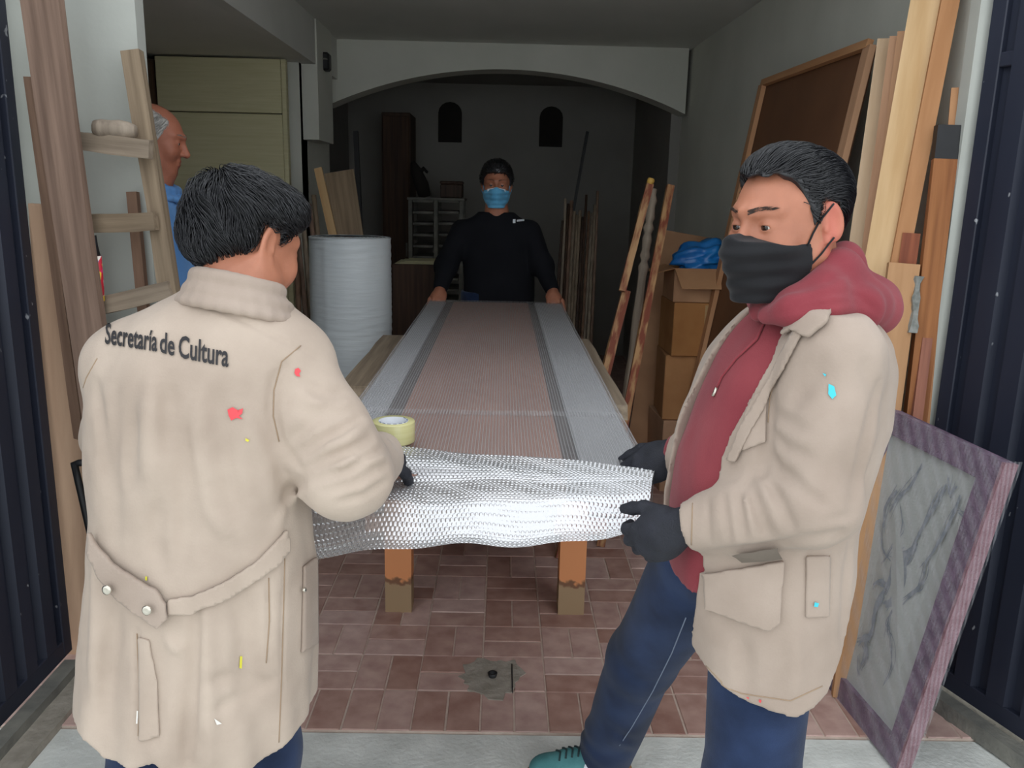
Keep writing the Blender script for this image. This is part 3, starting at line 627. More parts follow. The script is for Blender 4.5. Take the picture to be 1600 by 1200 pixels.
# ------------------------------------------------------------------ wrapped framed drawing by the right gate
BL = Vector((1.095, 2.50, .006)); BR = Vector((1.135, 2.03, .006))
TR = atY(1572, 722, 2.06); TL = atY(1378, 632, 2.53)
fr = empty('framed_drawing', (BL+BR)/2); tag(fr, 'framed grey drawing wrapped in bubble wrap leaning by the right gate', 'picture')
ux = (BR-BL); uy = (TL-BL); nn = ux.cross(uy).normalized()
if nn.x > 0: nn = -nn
WPX = ux.length; HPX = uy.length
def fp(u, v, d=0.): return (BL*(1-u)+BR*u)*(1-v)+(TL*(1-u)+TR*u)*v+nn*d
FRM = mat('mauve_frame', srgb(92, 74, 92), srgb(124, 102, 122), .5, (30, 30, 30), .4, (150, 150, 150)); MATB = mat('grey_paper', srgb(166, 168, 164), srgb(178, 180, 176), .7, (4, 4, 4), .1, (120, 120, 120))
REDE = mat('edge_with_wrap_gloss', srgb(128, 88, 96), srgb(156, 122, 130), .5, (20, 20, 20), .4, (150, 150, 150))  # red edge colour lightened to carry the gloss of the wrap
def slab(nm, u0, u1, v0, v1, d0, d1, m, par=fr, cols=1):
    c = [fp(u, v, d) for d in (d0, d1) for u, v in ((u0, v0), (u1, v0), (u1, v1), (u0, v1))]
    me = pmesh(nm, c, [(3, 2, 1, 0), (4, 5, 6, 7), (0, 1, 5, 4), (1, 2, 6, 5), (2, 3, 7, 6), (3, 0, 4, 7)])
    bm = bmesh.new(); bm.from_mesh(me); bmesh.ops.recalc_face_normals(bm, faces=bm.faces[:]); bm.to_mesh(me); bm.free()
    return kid(link(nm, me, m), par)
fu, fv = .125, .075
slab('frame_side', 0, fu, 0, 1, -.025, .012, FRM); slab('frame_side', 1-fu, 1, 0, 1, -.025, .012, FRM)
slab('frame_side', fu, 1-fu, 0, fv, -.025, .0119, FRM); slab('frame_side', fu, 1-fu, 1-fv, 1, -.025, .0119, FRM)
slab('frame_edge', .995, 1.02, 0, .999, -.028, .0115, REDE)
pap = slab('drawing_paper', fu*.9, 1-fu*.9, fv*.9, 1-fv*.9, -.015, -.004, MATB)
# loose charcoal sketch of a leaping figure, hung head down
INK = mat('charcoal', srgb(116, 122, 130), srgb(152, 156, 160), .95, (60, 60, 60))
ux_n = ux.normalized()
def stroke(pts, wd):
    n_ = 14; P = []
    xs = np.linspace(0, len(pts)-1, n_); a = np.array(pts)
    for t in xs:
        i = int(min(t, len(pts)-2)); fr_ = t-i; p0 = a[max(i-1, 0)]; p1 = a[i]; p2 = a[i+1]; p3 = a[min(i+2, len(pts)-1)]
        P.append(.5*((2*p1)+(-p0+p2)*fr_+(2*p0-5*p1+4*p2-p3)*fr_**2+(-p0+3*p1-3*p2+p3)*fr_**3))
    V = []; 
    for i, q in enumerate(P):
        d = P[min(i+1, n_-1)]-P[max(i-1, 0)]; d = d/(np.linalg.norm(d)+1e-9); nrm = np.array([-d[1], d[0]]); ww = wd*(.35+.65*math.sin(math.pi*(i+.5)/n_))*random.uniform(.7, 1.2)
        for s_ in (-1, 1):
            r_ = q+nrm*ww*s_; V.append(fp(r_[0]*1.0, r_[1], -.0034))
    kid(link('charcoal_stroke', pmesh('charcoal_stroke', V, [(2*i, 2*i+1, 2*i+3, 2*i+2) for i in range(n_-1)]), INK), pap)
random.seed(3)
SK = [([(.66, .86), (.62, .78), (.58, .70), (.55, .62)], .022), ([(.78, .85), (.76, .76), (.73, .68), (.68, .60)], .018), ([(.58, .63), (.52, .58), (.45, .52), (.42, .45)], .035), ([(.68, .62), (.70, .55), (.66, .50), (.60, .44)], .016),
      ([(.50, .57), (.55, .50), (.52, .44), (.46, .40)], .04), ([(.44, .46), (.36, .46), (.30, .43)], .014), ([(.42, .44), (.38, .36), (.40, .30), (.37, .25)], .03), ([(.40, .27), (.34, .25), (.31, .21)], .02),
      ([(.36, .24), (.41, .20), (.38, .16)], .022), ([(.52, .36), (.60, .31), (.66, .24), (.64, .17)], .008), ([(.58, .45), (.52, .38), (.55, .32)], .012),
      ([(.44, .88), (.40, .80), (.32, .74), (.28, .68)], .016), ([(.30, .76), (.24, .70), (.26, .62)], .018), ([(.36, .72), (.42, .66), (.38, .58), (.34, .52)], .009), ([(.24, .64), (.30, .56), (.40, .54)], .007),
      ([(.66, .88), (.70, .84), (.74, .87)], .012), ([(.80, .80), (.86, .79), (.88, .75)], .006), ([(.48, .50), (.44, .56), (.50, .60)], .012), ([(.33, .18), (.36, .14), (.40, .13)], .01)]
for pts, wd in SK:
    stroke(pts, wd*.55)
    for k in range(3): stroke([(x+random.uniform(-.03, .03), y+random.uniform(-.02, .02)) for x, y in pts], wd*random.uniform(.12, .3))
V = []; n_ = 24
def frwrap(nm, u0, u1, v0, v1, d, nx=30, ny=60):
    V = []
    for j in range(ny+1):
        for i in range(nx+1):
            u = u0+(u1-u0)*i/nx; v = v0+(v1-v0)*j/ny; V.append(fp(u, v, d+.0006*math.sin(i*.7+j*.26)*math.sin(j*.41)))
    return kid(link(nm, pmesh(nm, V, [(j*(nx+1)+i, j*(nx+1)+i+1, (j+1)*(nx+1)+i+1, (j+1)*(nx+1)+i) for j in range(ny) for i in range(nx)]), WRAPF, None, True), fr)
WRAPF = wrapmat('bubble_wrap_over_frame', .05, .2, (.66, .66, .70, 1), .25, .012)
frwrap('wrap_front', -.02, 1.03, -.004, 1.01, .017)
V = [fp(1.035, v, d) for v in np.linspace(0, 1.01, 40) for d in (-.03, .016)]
kid(link('wrap_edge', pmesh('wrap_edge', V, [(2*i, 2*i+1, 2*i+3, 2*i+2) for i in range(39)]), WRAPF, None, True), fr)
#@@PEOPLE
# ================================================================== PEOPLE: bodies and clothes grown as smooth volumes
def arr(v): return np.array((v[0], v[1], v[2]), np.float32)
def smin(a, b, k):
    if k <= 0: return np.minimum(a, b)
    h = np.clip(.5+.5*(b-a)/k, 0, 1); return b*(1-h)+a*h-k*h*(1-h)
class Vox:
    def __init__(s, lo, hi, h):
        s.h = h; s.lo = np.array(lo, np.float32); s.n = np.ceil((np.array(hi)-s.lo)/h).astype(int)+1
        s.ax = [s.lo[i]+h*np.arange(s.n[i], dtype=np.float32) for i in range(3)]
        s.f = np.full(tuple(s.n), .2, np.float32); s.T = None; s.s = 1.
    def reg(s, lo, hi):
        r = []
        for i in range(3):
            a = int(np.clip(math.floor((lo[i]-s.lo[i])/s.h), 0, s.n[i])); b = int(np.clip(math.ceil((hi[i]-s.lo[i])/s.h)+1, 0, s.n[i])); r.append(slice(a, b))
        g = (s.ax[0][r[0]][:, None, None], s.ax[1][r[1]][None, :, None], s.ax[2][r[2]][None, None, :])
        return tuple(r), g
    def P(s, p): return arr(s.T @ Vector(p)) if s.T is not None else arr(p)
    def put(s, r, d, k, op):
        if op == 'add': s.f[r] = smin(s.f[r], d, k)
        else: s.f[r] = -smin(-s.f[r], d, k)
    def cone(s, a, b, ra, rb, k=.02, op='add'):
        a = s.P(a); b = s.P(b); ra *= s.s; rb *= s.s; m = max(ra, rb)+max(k, .0)+.03
        r, (X, Y, Z) = s.reg(np.minimum(a, b)-m, np.maximum(a, b)+m)
        if s.f[r].size == 0: return
        ba = b-a; L = float(ba@ba)+1e-9
        t = np.clip(((X-a[0])*ba[0]+(Y-a[1])*ba[1]+(Z-a[2])*ba[2])/L, 0, 1)
        d = np.sqrt((X-a[0]-ba[0]*t)**2+(Y-a[1]-ba[1]*t)**2+(Z-a[2]-ba[2]*t)**2)-(ra+(rb-ra)*t)
        s.put(r, d, k, op)
    def chain(s, pts, rad, k=.02, op='add'):
        for i in range(len(pts)-1): s.cone(pts[i], pts[i+1], rad[i], rad[i+1], k, op)
    def ell(s, c, rad, k=.02, op='add', R=None):
        c = s.P(c); Rm = np.eye(3)
        if s.T is not None: Rm = np.array(s.T.to_3x3())/s.s
        if R is not None: Rm = Rm @ np.array(R)
        rad = np.array(rad)*s.s; m = rad.max()+k+.03
        r, (X, Y, Z) = s.reg(c-m, c+m)
        if s.f[r].size == 0: return
        dx, dy, dz = X-c[0], Y-c[1], Z-c[2]
        q = [dx*Rm[0, i]+dy*Rm[1, i]+dz*Rm[2, i] for i in range(3)]
        k0 = np.sqrt(sum((q[i]/rad[i])**2 for i in range(3)))+1e-6; k1 = np.sqrt(sum((q[i]/rad[i]**2)**2 for i in range(3)))+1e-6
        s.put(r, (k0*(k0-1)/k1).astype(np.float32), k, op)
    def local(s):
        X, Y, Z = s.ax[0][:, None, None], s.ax[1][None, :, None], s.ax[2][None, None, :]
        if s.T is None: return X, Y, Z
        I = np.array(s.T.inverted())
        return [I[i, 0]*X+I[i, 1]*Y+I[i, 2]*Z+I[i, 3] for i in range(3)]
    def loft(s, secs, k=.0, pw=2.3):
        """horizontal sections (z, cx, cy, rx, ry)"""
        secs = sorted(secs); A = np.array(secs, np.float32)
        z = s.ax[2]
        def ip(c):   # smooth interpolation
            v = np.interp(z, A[:, 0], A[:, c]); w_ = max(1, int(.02/s.h)); ker = np.ones(2*w_+1)/(2*w_+1)
            return np.convolve(np.pad(v, w_, mode='edge'), ker, mode='valid').astype(np.float32)
        cx, cy, rx, ry = (ip(i)[None, None, :] for i in range(1, 5))
        dx = s.ax[0][:, None, None]-cx; dy = s.ax[1][None, :, None]-cy
        q = (np.abs(dx/rx)**pw+np.abs(dy/ry)**pw)**(1/pw)+1e-5
        d = np.sqrt(dx**2+dy**2)*(1-1/q)
        d = np.maximum(d, (s.ax[2]-A[-1, 0])[None, None, :]); d = np.maximum(d, (A[0, 0]-s.ax[2])[None, None, :])
        s.f = smin(s.f, d.astype(np.float32), k)
    def fold(s, pts, rad, depth):
        """a crease (depth > 0) or a raised fold (depth < 0) along a line"""
        P_ = np.array([arr(p) for p in pts]); m = rad*2.6
        r, (X, Y, Z) = s.reg(P_.min(0)-m, P_.max(0)+m)
        if s.f[r].size == 0: return
        best = None
        n_ = len(P_)-1
        for i in range(n_):
            a, b = P_[i], P_[i+1]; ba = b-a; L = float(ba@ba)+1e-9
            t = np.clip(((X-a[0])*ba[0]+(Y-a[1])*ba[1]+(Z-a[2])*ba[2])/L, 0, 1)
            d2 = (X-a[0]-ba[0]*t)**2+(Y-a[1]-ba[1]*t)**2+(Z-a[2]-ba[2]*t)**2
            tt = (i+t)/n_; wgt = np.clip(np.minimum(tt, 1-tt)*4, 0, 1)
            g = np.exp(-d2/rad**2)*(.25+.75*wgt)
            best = g if best is None else np.maximum(best, g)
        s.f[r] += (depth*best).astype(np.float32)
    def mesh(s):
        f = s.f; neg = f < 0; nx, ny, nz = f.shape
        cnt = np.zeros((nx-1, ny-1, nz-1), np.int8)
        for i in (0, 1):
            for j in (0, 1):
                for k in (0, 1): cnt += neg[i:nx-1+i, j:ny-1+j, k:nz-1+k]
        act = (cnt > 0) & (cnt < 8); ci, cj, ck = np.nonzero(act); n = len(ci)
        idx = np.full(act.shape, -1, np.int32); idx[ci, cj, ck] = np.arange(n)
        acc = np.zeros((n, 3)); num = np.zeros(n)
        cor = [(i, j, k) for i in (0, 1) for j in (0, 1) for k in (0, 1)]
        for a in cor:
            for ax in range(3):
                if a[ax]: continue
                b = list(a); b[ax] = 1
                fa = f[ci+a[0], cj+a[1], ck+a[2]]; fb = f[ci+b[0], cj+b[1], ck+b[2]]
                m = (fa < 0) != (fb < 0); t = np.where(m, fa/(fa-fb+1e-12*(fa == fb)), 0)
                for q in range(3): acc[:, q] += np.where(m, a[q]+(t if q == ax else 0), 0)
                num += m
        V = (acc/num[:, None]+np.stack([ci, cj, ck], 1))*s.h+s.lo
        Qs = []
        for ax in range(3):
            sl0 = [slice(None)]*3; sl1 = [slice(None)]*3; sl0[ax] = slice(0, -1); sl1[ax] = slice(1, None)
            u, v = (ax+1) % 3, (ax+2) % 3
            A = neg[tuple(sl0)]; B = neg[tuple(sl1)]; ch = A != B
            I = list(np.nonzero(ch)); ok = (I[u] > 0) & (I[v] > 0) & (I[u] < f.shape[u]-1) & (I[v] < f.shape[v]-1)
            I = [q[ok] for q in I]; fl = A[tuple(I)]
            def cell(du, dv):
                J = list(I); J[u] = J[u]-du; J[v] = J[v]-dv; return idx[J[0], J[1], J[2]]
            c = np.stack([cell(1, 1), cell(0, 1), cell(0, 0), cell(1, 0)], 1)
            c[~fl] = c[~fl][:, ::-1]; Qs.append(c)
        Q = np.concatenate(Qs); Q = Q[(Q >= 0).all(1)]
        return V, Q
def relax(V, Q, it=2, lam=.5):
    n = len(V); e = np.concatenate([Q[:, [0, 1]], Q[:, [1, 2]], Q[:, [2, 3]], Q[:, [3, 0]]]); e = np.concatenate([e, e[:, ::-1]])
    deg = np.bincount(e[:, 0], minlength=n)[:, None]+1e-9
    for _ in range(it):
        s_ = np.stack([np.bincount(e[:, 0], V[e[:, 1], q], n) for q in range(3)], 1)/deg
        V = V+lam*(s_-V)
    return V
def join(*ms):
    V = []; Q = []; o_ = 0
    for v, q in ms: V.append(v); Q.append(q+o_); o_ += len(v)
    return np.concatenate(V), np.concatenate(Q)
def part(name, VQ, m, root, smooth=True, label=None):
    o = link(name, npmesh(name, *VQ), m, None, smooth); kid(o, root)
    if label: o['label'] = label
    return o
def bvh_of(VQ): return BVHTree.FromPolygons([Vector(v) for v in VQ[0].tolist()], VQ[1].tolist())
class Pick:
    def __init__(s, VQ): s.b = bvh_of(VQ)
    def __call__(s, px, py, off=0.):
        d = ray(px, py).normalized(); h = s.b.ray_cast(CO, d)
        if h[0] is None:
            for dx, dy in ((4, 0), (-4, 0), (0, 4), (0, -4), (9, 0), (-9, 0), (0, 9), (0, -9), (18, 0), (-18, 0), (0, 18), (0, -18), (34, 0), (-34, 0)):
                h = s.b.ray_cast(CO, ray(px+dx, py+dy).normalized())
                if h[0] is not None: break
        if h[0] is None: return None
        n = h[1]
        if n.dot(d) > 0: n = -n
        return h[0]+n*off
    def line(s, pts, step=12):
        out = []
        for a, b in zip(pts, pts[1:]):
            L = math.hypot(b[0]-a[0], b[1]-a[1]); k = max(1, int(L/step))
            for i in range(k): q = s(a[0]+(b[0]-a[0])*i/k, a[1]+(b[1]-a[1])*i/k); out.append(q)
        out.append(s(*pts[-1])); out = [o for o in out if o is not None]
        # drop jumps in depth
        good = out[:1]
        for q in out[1:]:
            if (q-good[-1]).length < .06: good.append(q)
        return good
def gridcut(bm, x0, x1, y0, y1, st):
    x = x0+st
    while x < x1:
        bmesh.ops.bisect_plane(bm, geom=bm.verts[:]+bm.edges[:]+bm.faces[:], plane_co=(x, 0, 0), plane_no=(1, 0, 0)); x += st
    y = y0+st
    while y < y1:
        bmesh.ops.bisect_plane(bm, geom=bm.verts[:]+bm.edges[:]+bm.faces[:], plane_co=(0, y, 0), plane_no=(0, 1, 0)); y += st
def drape(name, bm, pick, off, thick, m, root, label=None, st=6, smooth=True):
    """lay a flat outline on the cloth surface, with its own thickness"""
    xs = [v.co.x for v in bm.verts]; ys = [v.co.y for v in bm.verts]; gridcut(bm, min(xs), max(xs), min(ys), max(ys), st)
    bad = []
    for v in bm.verts:
        q = pick(v.co.x, v.co.y, off)
        if q is None: bad.append(v)
        else: v.co = q
    if bad: bmesh.ops.delete(bm, geom=bad, context='VERTS')
    lng = [e for e in bm.edges if e.calc_length() > .05]
    if lng: bmesh.ops.delete(bm, geom=lng, context='EDGES')
    left = set(bm.verts); big = set()
    while left:
        st_ = [left.pop()]; comp = set(st_)
        while st_:
            for e in st_.pop().link_edges:
                for q in e.verts:
                    if q in left: left.discard(q); comp.add(q); st_.append(q)
        if len(comp) > len(big): big = comp
    if len(big) < len(bm.verts) and name != 'lettering': bmesh.ops.delete(bm, geom=[q for q in bm.verts if q not in big], context='VERTS')
    if thick:
        for _ in range(2): bmesh.ops.smooth_vert(bm, verts=bm.verts[:], factor=.5, use_axis_x=True, use_axis_y=True, use_axis_z=True)
    if thick: bmesh.ops.solidify(bm, geom=bm.faces[:], thickness=thick)
    me = bpy.data.meshes.new(name); bm.to_mesh(me); bm.free()
    o = link(name, me, m, None, smooth); kid(o, root)
    if label: o['label'] = label
    return o
def patch(name, poly, pick, m, root, off=.004, thick=-.004, label=None, st=6):
    bm = bmesh.new(); bm.faces.new([bm.verts.new((x, y, 0)) for x, y in poly]); bmesh.ops.triangulate(bm, faces=bm.faces[:])
    return drape(name, bm, pick, off, thick, m, root, label, st)
def bandpoly(top, bot): return top+bot[::-1]
def dot(name, px, py, r_, pick, m, root, off=.004, dome=.003):
    q = pick(px, py, off); n = (pick(px, py, off+.01)-q).normalized()
    o = lathe(name, [(r_, -.002), (r_, dome*.5), (r_*.7, dome), (r_*.3, dome*.8), (0, dome*.8)], 14, m); o.matrix_world = frame_mat(q, q+n, (0, 0, 1)); kid(o, root); return o
def wr(X, Y, Z, amp, sc, seed):
    r_ = np.random.RandomState(seed); o_ = 0
    for i in range(5):
        k = r_.normal(size=3)*sc; p = r_.uniform(0, 6); k2 = r_.normal(size=3)*sc*.6; o_ = o_+np.sin(X*k[0]+Y*k[1]+Z*k[2]*.5+p+1.3*np.sin(X*k2[0]+Y*k2[1]+Z*k2[2]*.6))
    return (amp*o_/5).astype(np.float32)

# ---- cloth, skin, hair
def cloth(name, a, b, rough=.9, wv=900, bump=.12, sheen=.1, scale=7): return mat(name, a, b, rough, (scale, scale, scale), bump, (wv, wv, wv), sheen=sheen, spec=.2)
KHAKI = cloth('khaki_cotton', srgb(164, 148, 134), srgb(184, 168, 153), wv=260, bump=.10)
KHAKI2 = cloth('khaki_cotton_pale', srgb(152, 136, 123), srgb(170, 154, 141), wv=260, bump=.10)
KSEAM = cloth('khaki_seam', srgb(148, 126, 104), srgb(160, 138, 114))
DENIM = cloth('dark_denim', srgb(22, 34, 58), srgb(40, 56, 88), wv=500, bump=.2, scale=10)
MAROON = cloth('maroon_fleece', srgb(124, 50, 58), srgb(142, 64, 70), wv=400, bump=.15)
BLACKK = cloth('black_knit', srgb(16, 17, 22), srgb(22, 23, 28), wv=300, sheen=0)
SHIRT = cloth('blue_shirt_cotton', srgb(76, 122, 176), srgb(98, 144, 196), wv=300)
GLOVE = mat('black_glove_knit', srgb(24, 26, 34), srgb(34, 36, 46), .7, (40, 40, 40), .3, (400, 400, 400))
SKIN = mat('warm_skin', srgb(152, 98, 75), srgb(180, 120, 94), .5, (14, 14, 14), .05, (260, 260, 260), spec=.4, attr='tint', sss=.08)
SKIN2 = mat('older_skin', srgb(150, 92, 70), srgb(172, 108, 84), .55, (14, 14, 14), .1, (150, 150, 150), spec=.4, attr='tint', sss=.05)
HAIR = mat('black_hair', srgb(16, 16, 19), srgb(28, 28, 32), .33, (60, 60, 60), spec=.55)
HAIRG = mat('grey_hair', srgb(150, 146, 140), srgb(186, 182, 176), .5, (60, 60, 60))
MASKB = cloth('black_mask_cloth', srgb(20, 20, 22), srgb(28, 28, 31), .7, wv=600)
MASKU = cloth('blue_mask_cloth', srgb(84, 160, 204), srgb(110, 182, 220), .7, wv=600)
WHITEC = mat('white_cloth', srgb(214, 222, 228), srgb(228, 232, 236), .7)
METAL = mat('snap_metal', srgb(190, 184, 172), srgb(214, 208, 196), .25, metal=.9)
INKB = mat('black_print', srgb(34, 32, 34), srgb(44, 42, 44), .8)
def paint(n, r, g, b): return mat('paint_spot_'+n, srgb(r, g, b), None, .6)
EYEW = mat('eye_white', srgb(172, 164, 156), srgb(184, 176, 168), .15, spec=.6); IRIS = mat('brown_iris', srgb(36, 22, 16), srgb(46, 28, 20), .1, spec=.7)

def frame_of(loc, fwd, up=(0, 0, 1), roll=0., sc=1.):
    y = Vector(fwd).normalized(); z = Vector(up); z = (z-y*z.dot(y)).normalized(); x = y.cross(z)
    m = Matrix((x, y, z)).transposed().to_4x4()
    m = m @ Matrix.Rotation(roll, 4, 'Y') @ Matrix.Scale(sc, 4); m.translation = Vector(loc); return m
# head frame: x right, y towards the face, z up, origin between the ears
def head_shape(v, T, sc, neck, nose=True, full=1.0):
    v.T = T; v.s = sc
    v.ell((0, -.018, .034), (.074, .097, .086), .02); v.ell((0, .008, .012), (.070, .084, .082), .02)
    v.ell((0, .026, -.042), (.058*full, .062, .072), .03)
    for sx in (-1, 1):
        v.cone((sx*.054*full, -.004, -.048), (sx*.020, .062, -.096), .020, .018, .03)         # jaw
        v.ell((sx*.040*full, .060, -.026), (.024, .022, .026), .022)                            # cheek
        v.cone((sx*.010, .0905, .030), (sx*.046, .066, .030), .0095, .0085, .014)               # brow
    v.cone((-.012, .066, -.100), (.012, .066, -.100), .016, .016, .02)
    v.ell((0, .072, -.062), (.026, .020, .020), .015)
    if nose:
        v.cone((0, .086, .022), (0, .109, -.024), .0075, .0115, .010); v.cone((0, .100, -.026), (0, .109, -.026), .010, .0105, .008)
        for sx in (-1, 1): v.ell((sx*.0135, .096, -.029), (.0075, .010, .0075), .006)
        v.cone((-.019, .088, -.0535), (.019, .088, -.0535), .0055, .0055, .006); v.cone((-.016, .087, -.065), (.016, .087, -.065), .0062, .0062, .006)
        v.cone((-.022, .094, -.0595), (.022, .094, -.0595), .0022, .0022, .003, 'sub')
    for sx in (-1, 1):
        v.ell((sx*.031, .098, .006), (.017, .020, .0125), .012, 'sub')                          # socket
        v.ell((sx*.0315, .0735, .006), (.0155, .0150, .0138), .004)                             # lids
        v.ell((sx*.0315, .092, .0045), (.0142, .013, .0039), .0015, 'sub')                      # opening
        # ear
        Re = np.array(Matrix.Rotation(sx*.35, 3, 'Z') @ Matrix.Rotation(-.18, 3, 'X'))
        v.ell((sx*.081, -.017, .005), (.0070, .0205, .034), .005, 'add', Re); v.ell((sx*.0745, -.012, -.012), (.008, .010, .020), .006)
        v.ell((sx*.0895, -.015, .006), (.0065, .0125, .023), .003, 'sub', Re); v.ell((sx*.080, -.004, -.006), (.004, .005, .007), .002); v.ell((sx*.079, -.008, -.025), (.006, .0075, .009), .004)
    v.T = None; v.s = 1.
    v.chain([p for p, r in neck], [r for p, r in neck], .03)
def head_box(T, sc, neck, pad=.02):
    P = [T @ Vector((x, y, z)) for x in (-.1, .1) for y in (-.13, .13) for z in (-.13, .14)]+[Vector(p) for p, r in neck]
    m = np.array([arr(p) for p in P]); return m.min(0)-pad-.03, m.max(0)+pad+.03
def eyes(T, root, look=(0, 1, 0)):
    for sx in (-1, 1):
        c = T @ Vector((sx*.0315, .0735, .0055)); sc = T.to_scale().x
        d = (T.to_3x3() @ Vector(look)).normalized()
        o = lathe('eye', [(.0128*math.sin(a)*sc, .0128*math.cos(a)*sc) for a in np.linspace(0, math.pi, 12)], 16, EYEW); o.matrix_world = frame_mat(c, c+d, (0, 0, 1)); kid(o, root)
        i_ = lathe('iris', [(.0133*math.sin(a)*sc, .0133*math.cos(a)*sc) for a in np.linspace(0, .60, 5)], 16, IRIS); i_.matrix_world = frame_mat(c, c+d, (0, 0, 1)); kid(i_, o)
def strands(pick_b, roots, dirf, length, r0, nseg=6, lift=(.001, .006), rng=None):
    Vs = []; Qs = []; b0 = 0
    for p, n in roots:
        L = length(p)*rng.uniform(.7, 1.15); q = p.copy(); pts = []; hmax = rng.uniform(*lift); d = dirf(p, n, rng)
        for i in range(nseg+1):
            t = i/nseg; near = pick_b.find_nearest(q)
            nn = near[1]; base = near[0]
            h_ = hmax*math.sin(min(t*1.25, 1)*math.pi*.62)
            out = base+nn*(h_+.0004); pts.append(out)
            d = dirf(out, nn, None)*.35+d*.65; d = (d-nn*d.dot(nn)).normalized(); q = out+d*(L/nseg)
        side = d.cross(nn).normalized()
        for i, o_ in enumerate(pts):
            t = i/nseg; rr_ = r0*(1-.85*t**1.6)
            Vs += [o_-side*rr_, o_+side*rr_, o_+n*rr_*1.1]
        for i in range(nseg):
            a = b0+3*i
            for k in range(3): Qs.append((a+k, a+(k+1) % 3, a+3+(k+1) % 3, a+3+k))
        b0 += 3*(nseg+1)
    return np.array([arr(v) for v in Vs]), np.array(Qs)
def hair_part(T, sc, zmin, thick, root, m, dirf, length, n, seed, lift, r0=.0011, h=.003, extra=None, lump=.0):
    lo, hi = head_box(T, sc, []); v = Vox(lo, hi, h); v.T = T; v.s = sc
    v.ell((0, -.018, .034), (.074+thick, .097+thick, .086+thick), .02); v.ell((0, .008, .012), (.070+thick, .084+thick, .082+thick), .02)
    if extra: extra(v)
    X, Y, Z = v.local(); ys = sorted(zmin)
    zm = np.interp(Y, ys, [zmin[k] for k in ys])+.004*np.sin(X*180)*np.sin(Y*150)
    if lump: v.f += lump*np.sin(X*95+2*np.sin(Z*60+Y*30))*np.sin(Y*80+2*np.sin(X*50))
    v.f = np.maximum(v.f, ((zm-Z)*.8).astype(np.float32))
    VQ = v.mesh(); VQ = (relax(*VQ, 1), VQ[1]); b = bvh_of(VQ); rng = np.random.RandomState(seed)
    Ti = T.inverted(); roots = []
    for i in rng.permutation(len(VQ[0]))[:n*3]:
        p = Vector(VQ[0][i]); l = Ti @ p
        if l.z < np.interp(l.y, ys, [zmin[k] for k in ys])+.001: continue
        near = b.find_nearest(p)
        cen = T @ Vector((0, -.01, .02))
        if near[1].dot(p-cen) < 0: continue
        roots.append((near[0], near[1]))
        if len(roots) >= n: break
    ST = strands(b, roots, dirf, length, r0, lift=lift, rng=rng)
    return part('hair', join(VQ, ST), m, root)
def tint(o, fn):
    me = o.data; n = len(me.vertices); co = np.empty(n*3, np.float32); me.vertices.foreach_get('co', co); co = co.reshape(-1, 3)
    c = fn(co).astype(np.float32); a = me.color_attributes.new('tint', 'FLOAT_COLOR', 'POINT'); a.data.foreach_set('color', c.ravel())
# hand frame: x thumb side, y along the fingers, z back of the hand
def hand_shape(v, T, curl=(.5, .6, .6, .7), thumb=(.5, .6, -.35), r_=1., left=False):
    v.T = T; v.s = 1
    sx = -1 if left else 1
    v.ell((0, .045, 0), (.041*r_, .052, .0165*r_), .01); v.cone((0, -.03, 0), (0, .03, 0), .028*r_, .027*r_, .02); v.ell((sx*.026, .032, -.012), (.018, .030, .016), .012)
    for i, (x, y, L) in enumerate(((.029, .088, .072), (.010, .094, .080), (-.010, .090, .074), (-.029, .080, .058))):
        p = Vector((x*sx, y-.012, 0)); ang = .12; pts = [p]
        for s_, fr_ in enumerate((.45, .31, .24)):
            ang += curl[i]*(1.0 if s_ else .8); d = Vector((x*sx*.9, math.cos(ang), -math.sin(ang))).normalized(); p = p+d*L*fr_; pts.append(p)
        v.chain(pts, [.0100*r_, .0093*r_, .0086*r_, .0074*r_], .004)
    p = Vector((sx*.030, .022, -.010)); d = Vector((sx*thumb[0], thumb[1], thumb[2])).normalized(); d2 = (d+Vector((-sx*.35, .25, -.15))).normalized()
    v.chain([p, p+d*.038, p+d*.038+d2*.030, p+d*.038+d2*.052], [.0145*r_, .0115*r_, .0105*r_, .0085*r_], .006)
    v.T = None
def hand_vox(T, **k):
    c = T @ Vector((0, .05, -.02)); v = Vox(arr(c)-.14, arr(c)+.14, .0028); hand_shape(v, T, **k); VQ = v.mesh(); return relax(VQ[0], VQ[1], 1), VQ[1]
def secs_px(rows):
    out = []
    for y, xl, xr, D, ry in rows:
        a, b = atY(xl, y, D), atY(xr, y, D); out.append(((a.z+b.z)/2, (a.x+b.x)/2, D, (b.x-a.x)/2, ry))
    return out
def shell(v, t):
    """hollow the volume so that the cloth has a thickness and open ends"""
    return np.maximum(v.f, -(v.f+t))

def seam(pk, pts, root, r_=.0011, m=KSEAM, step=8):
    L_ = pk.line(pts, step)
    if len(L_) > 2: kid(tube('seam', [q+(CO-q).normalized()*.0004 for q in L_], r_, m, 5), root)
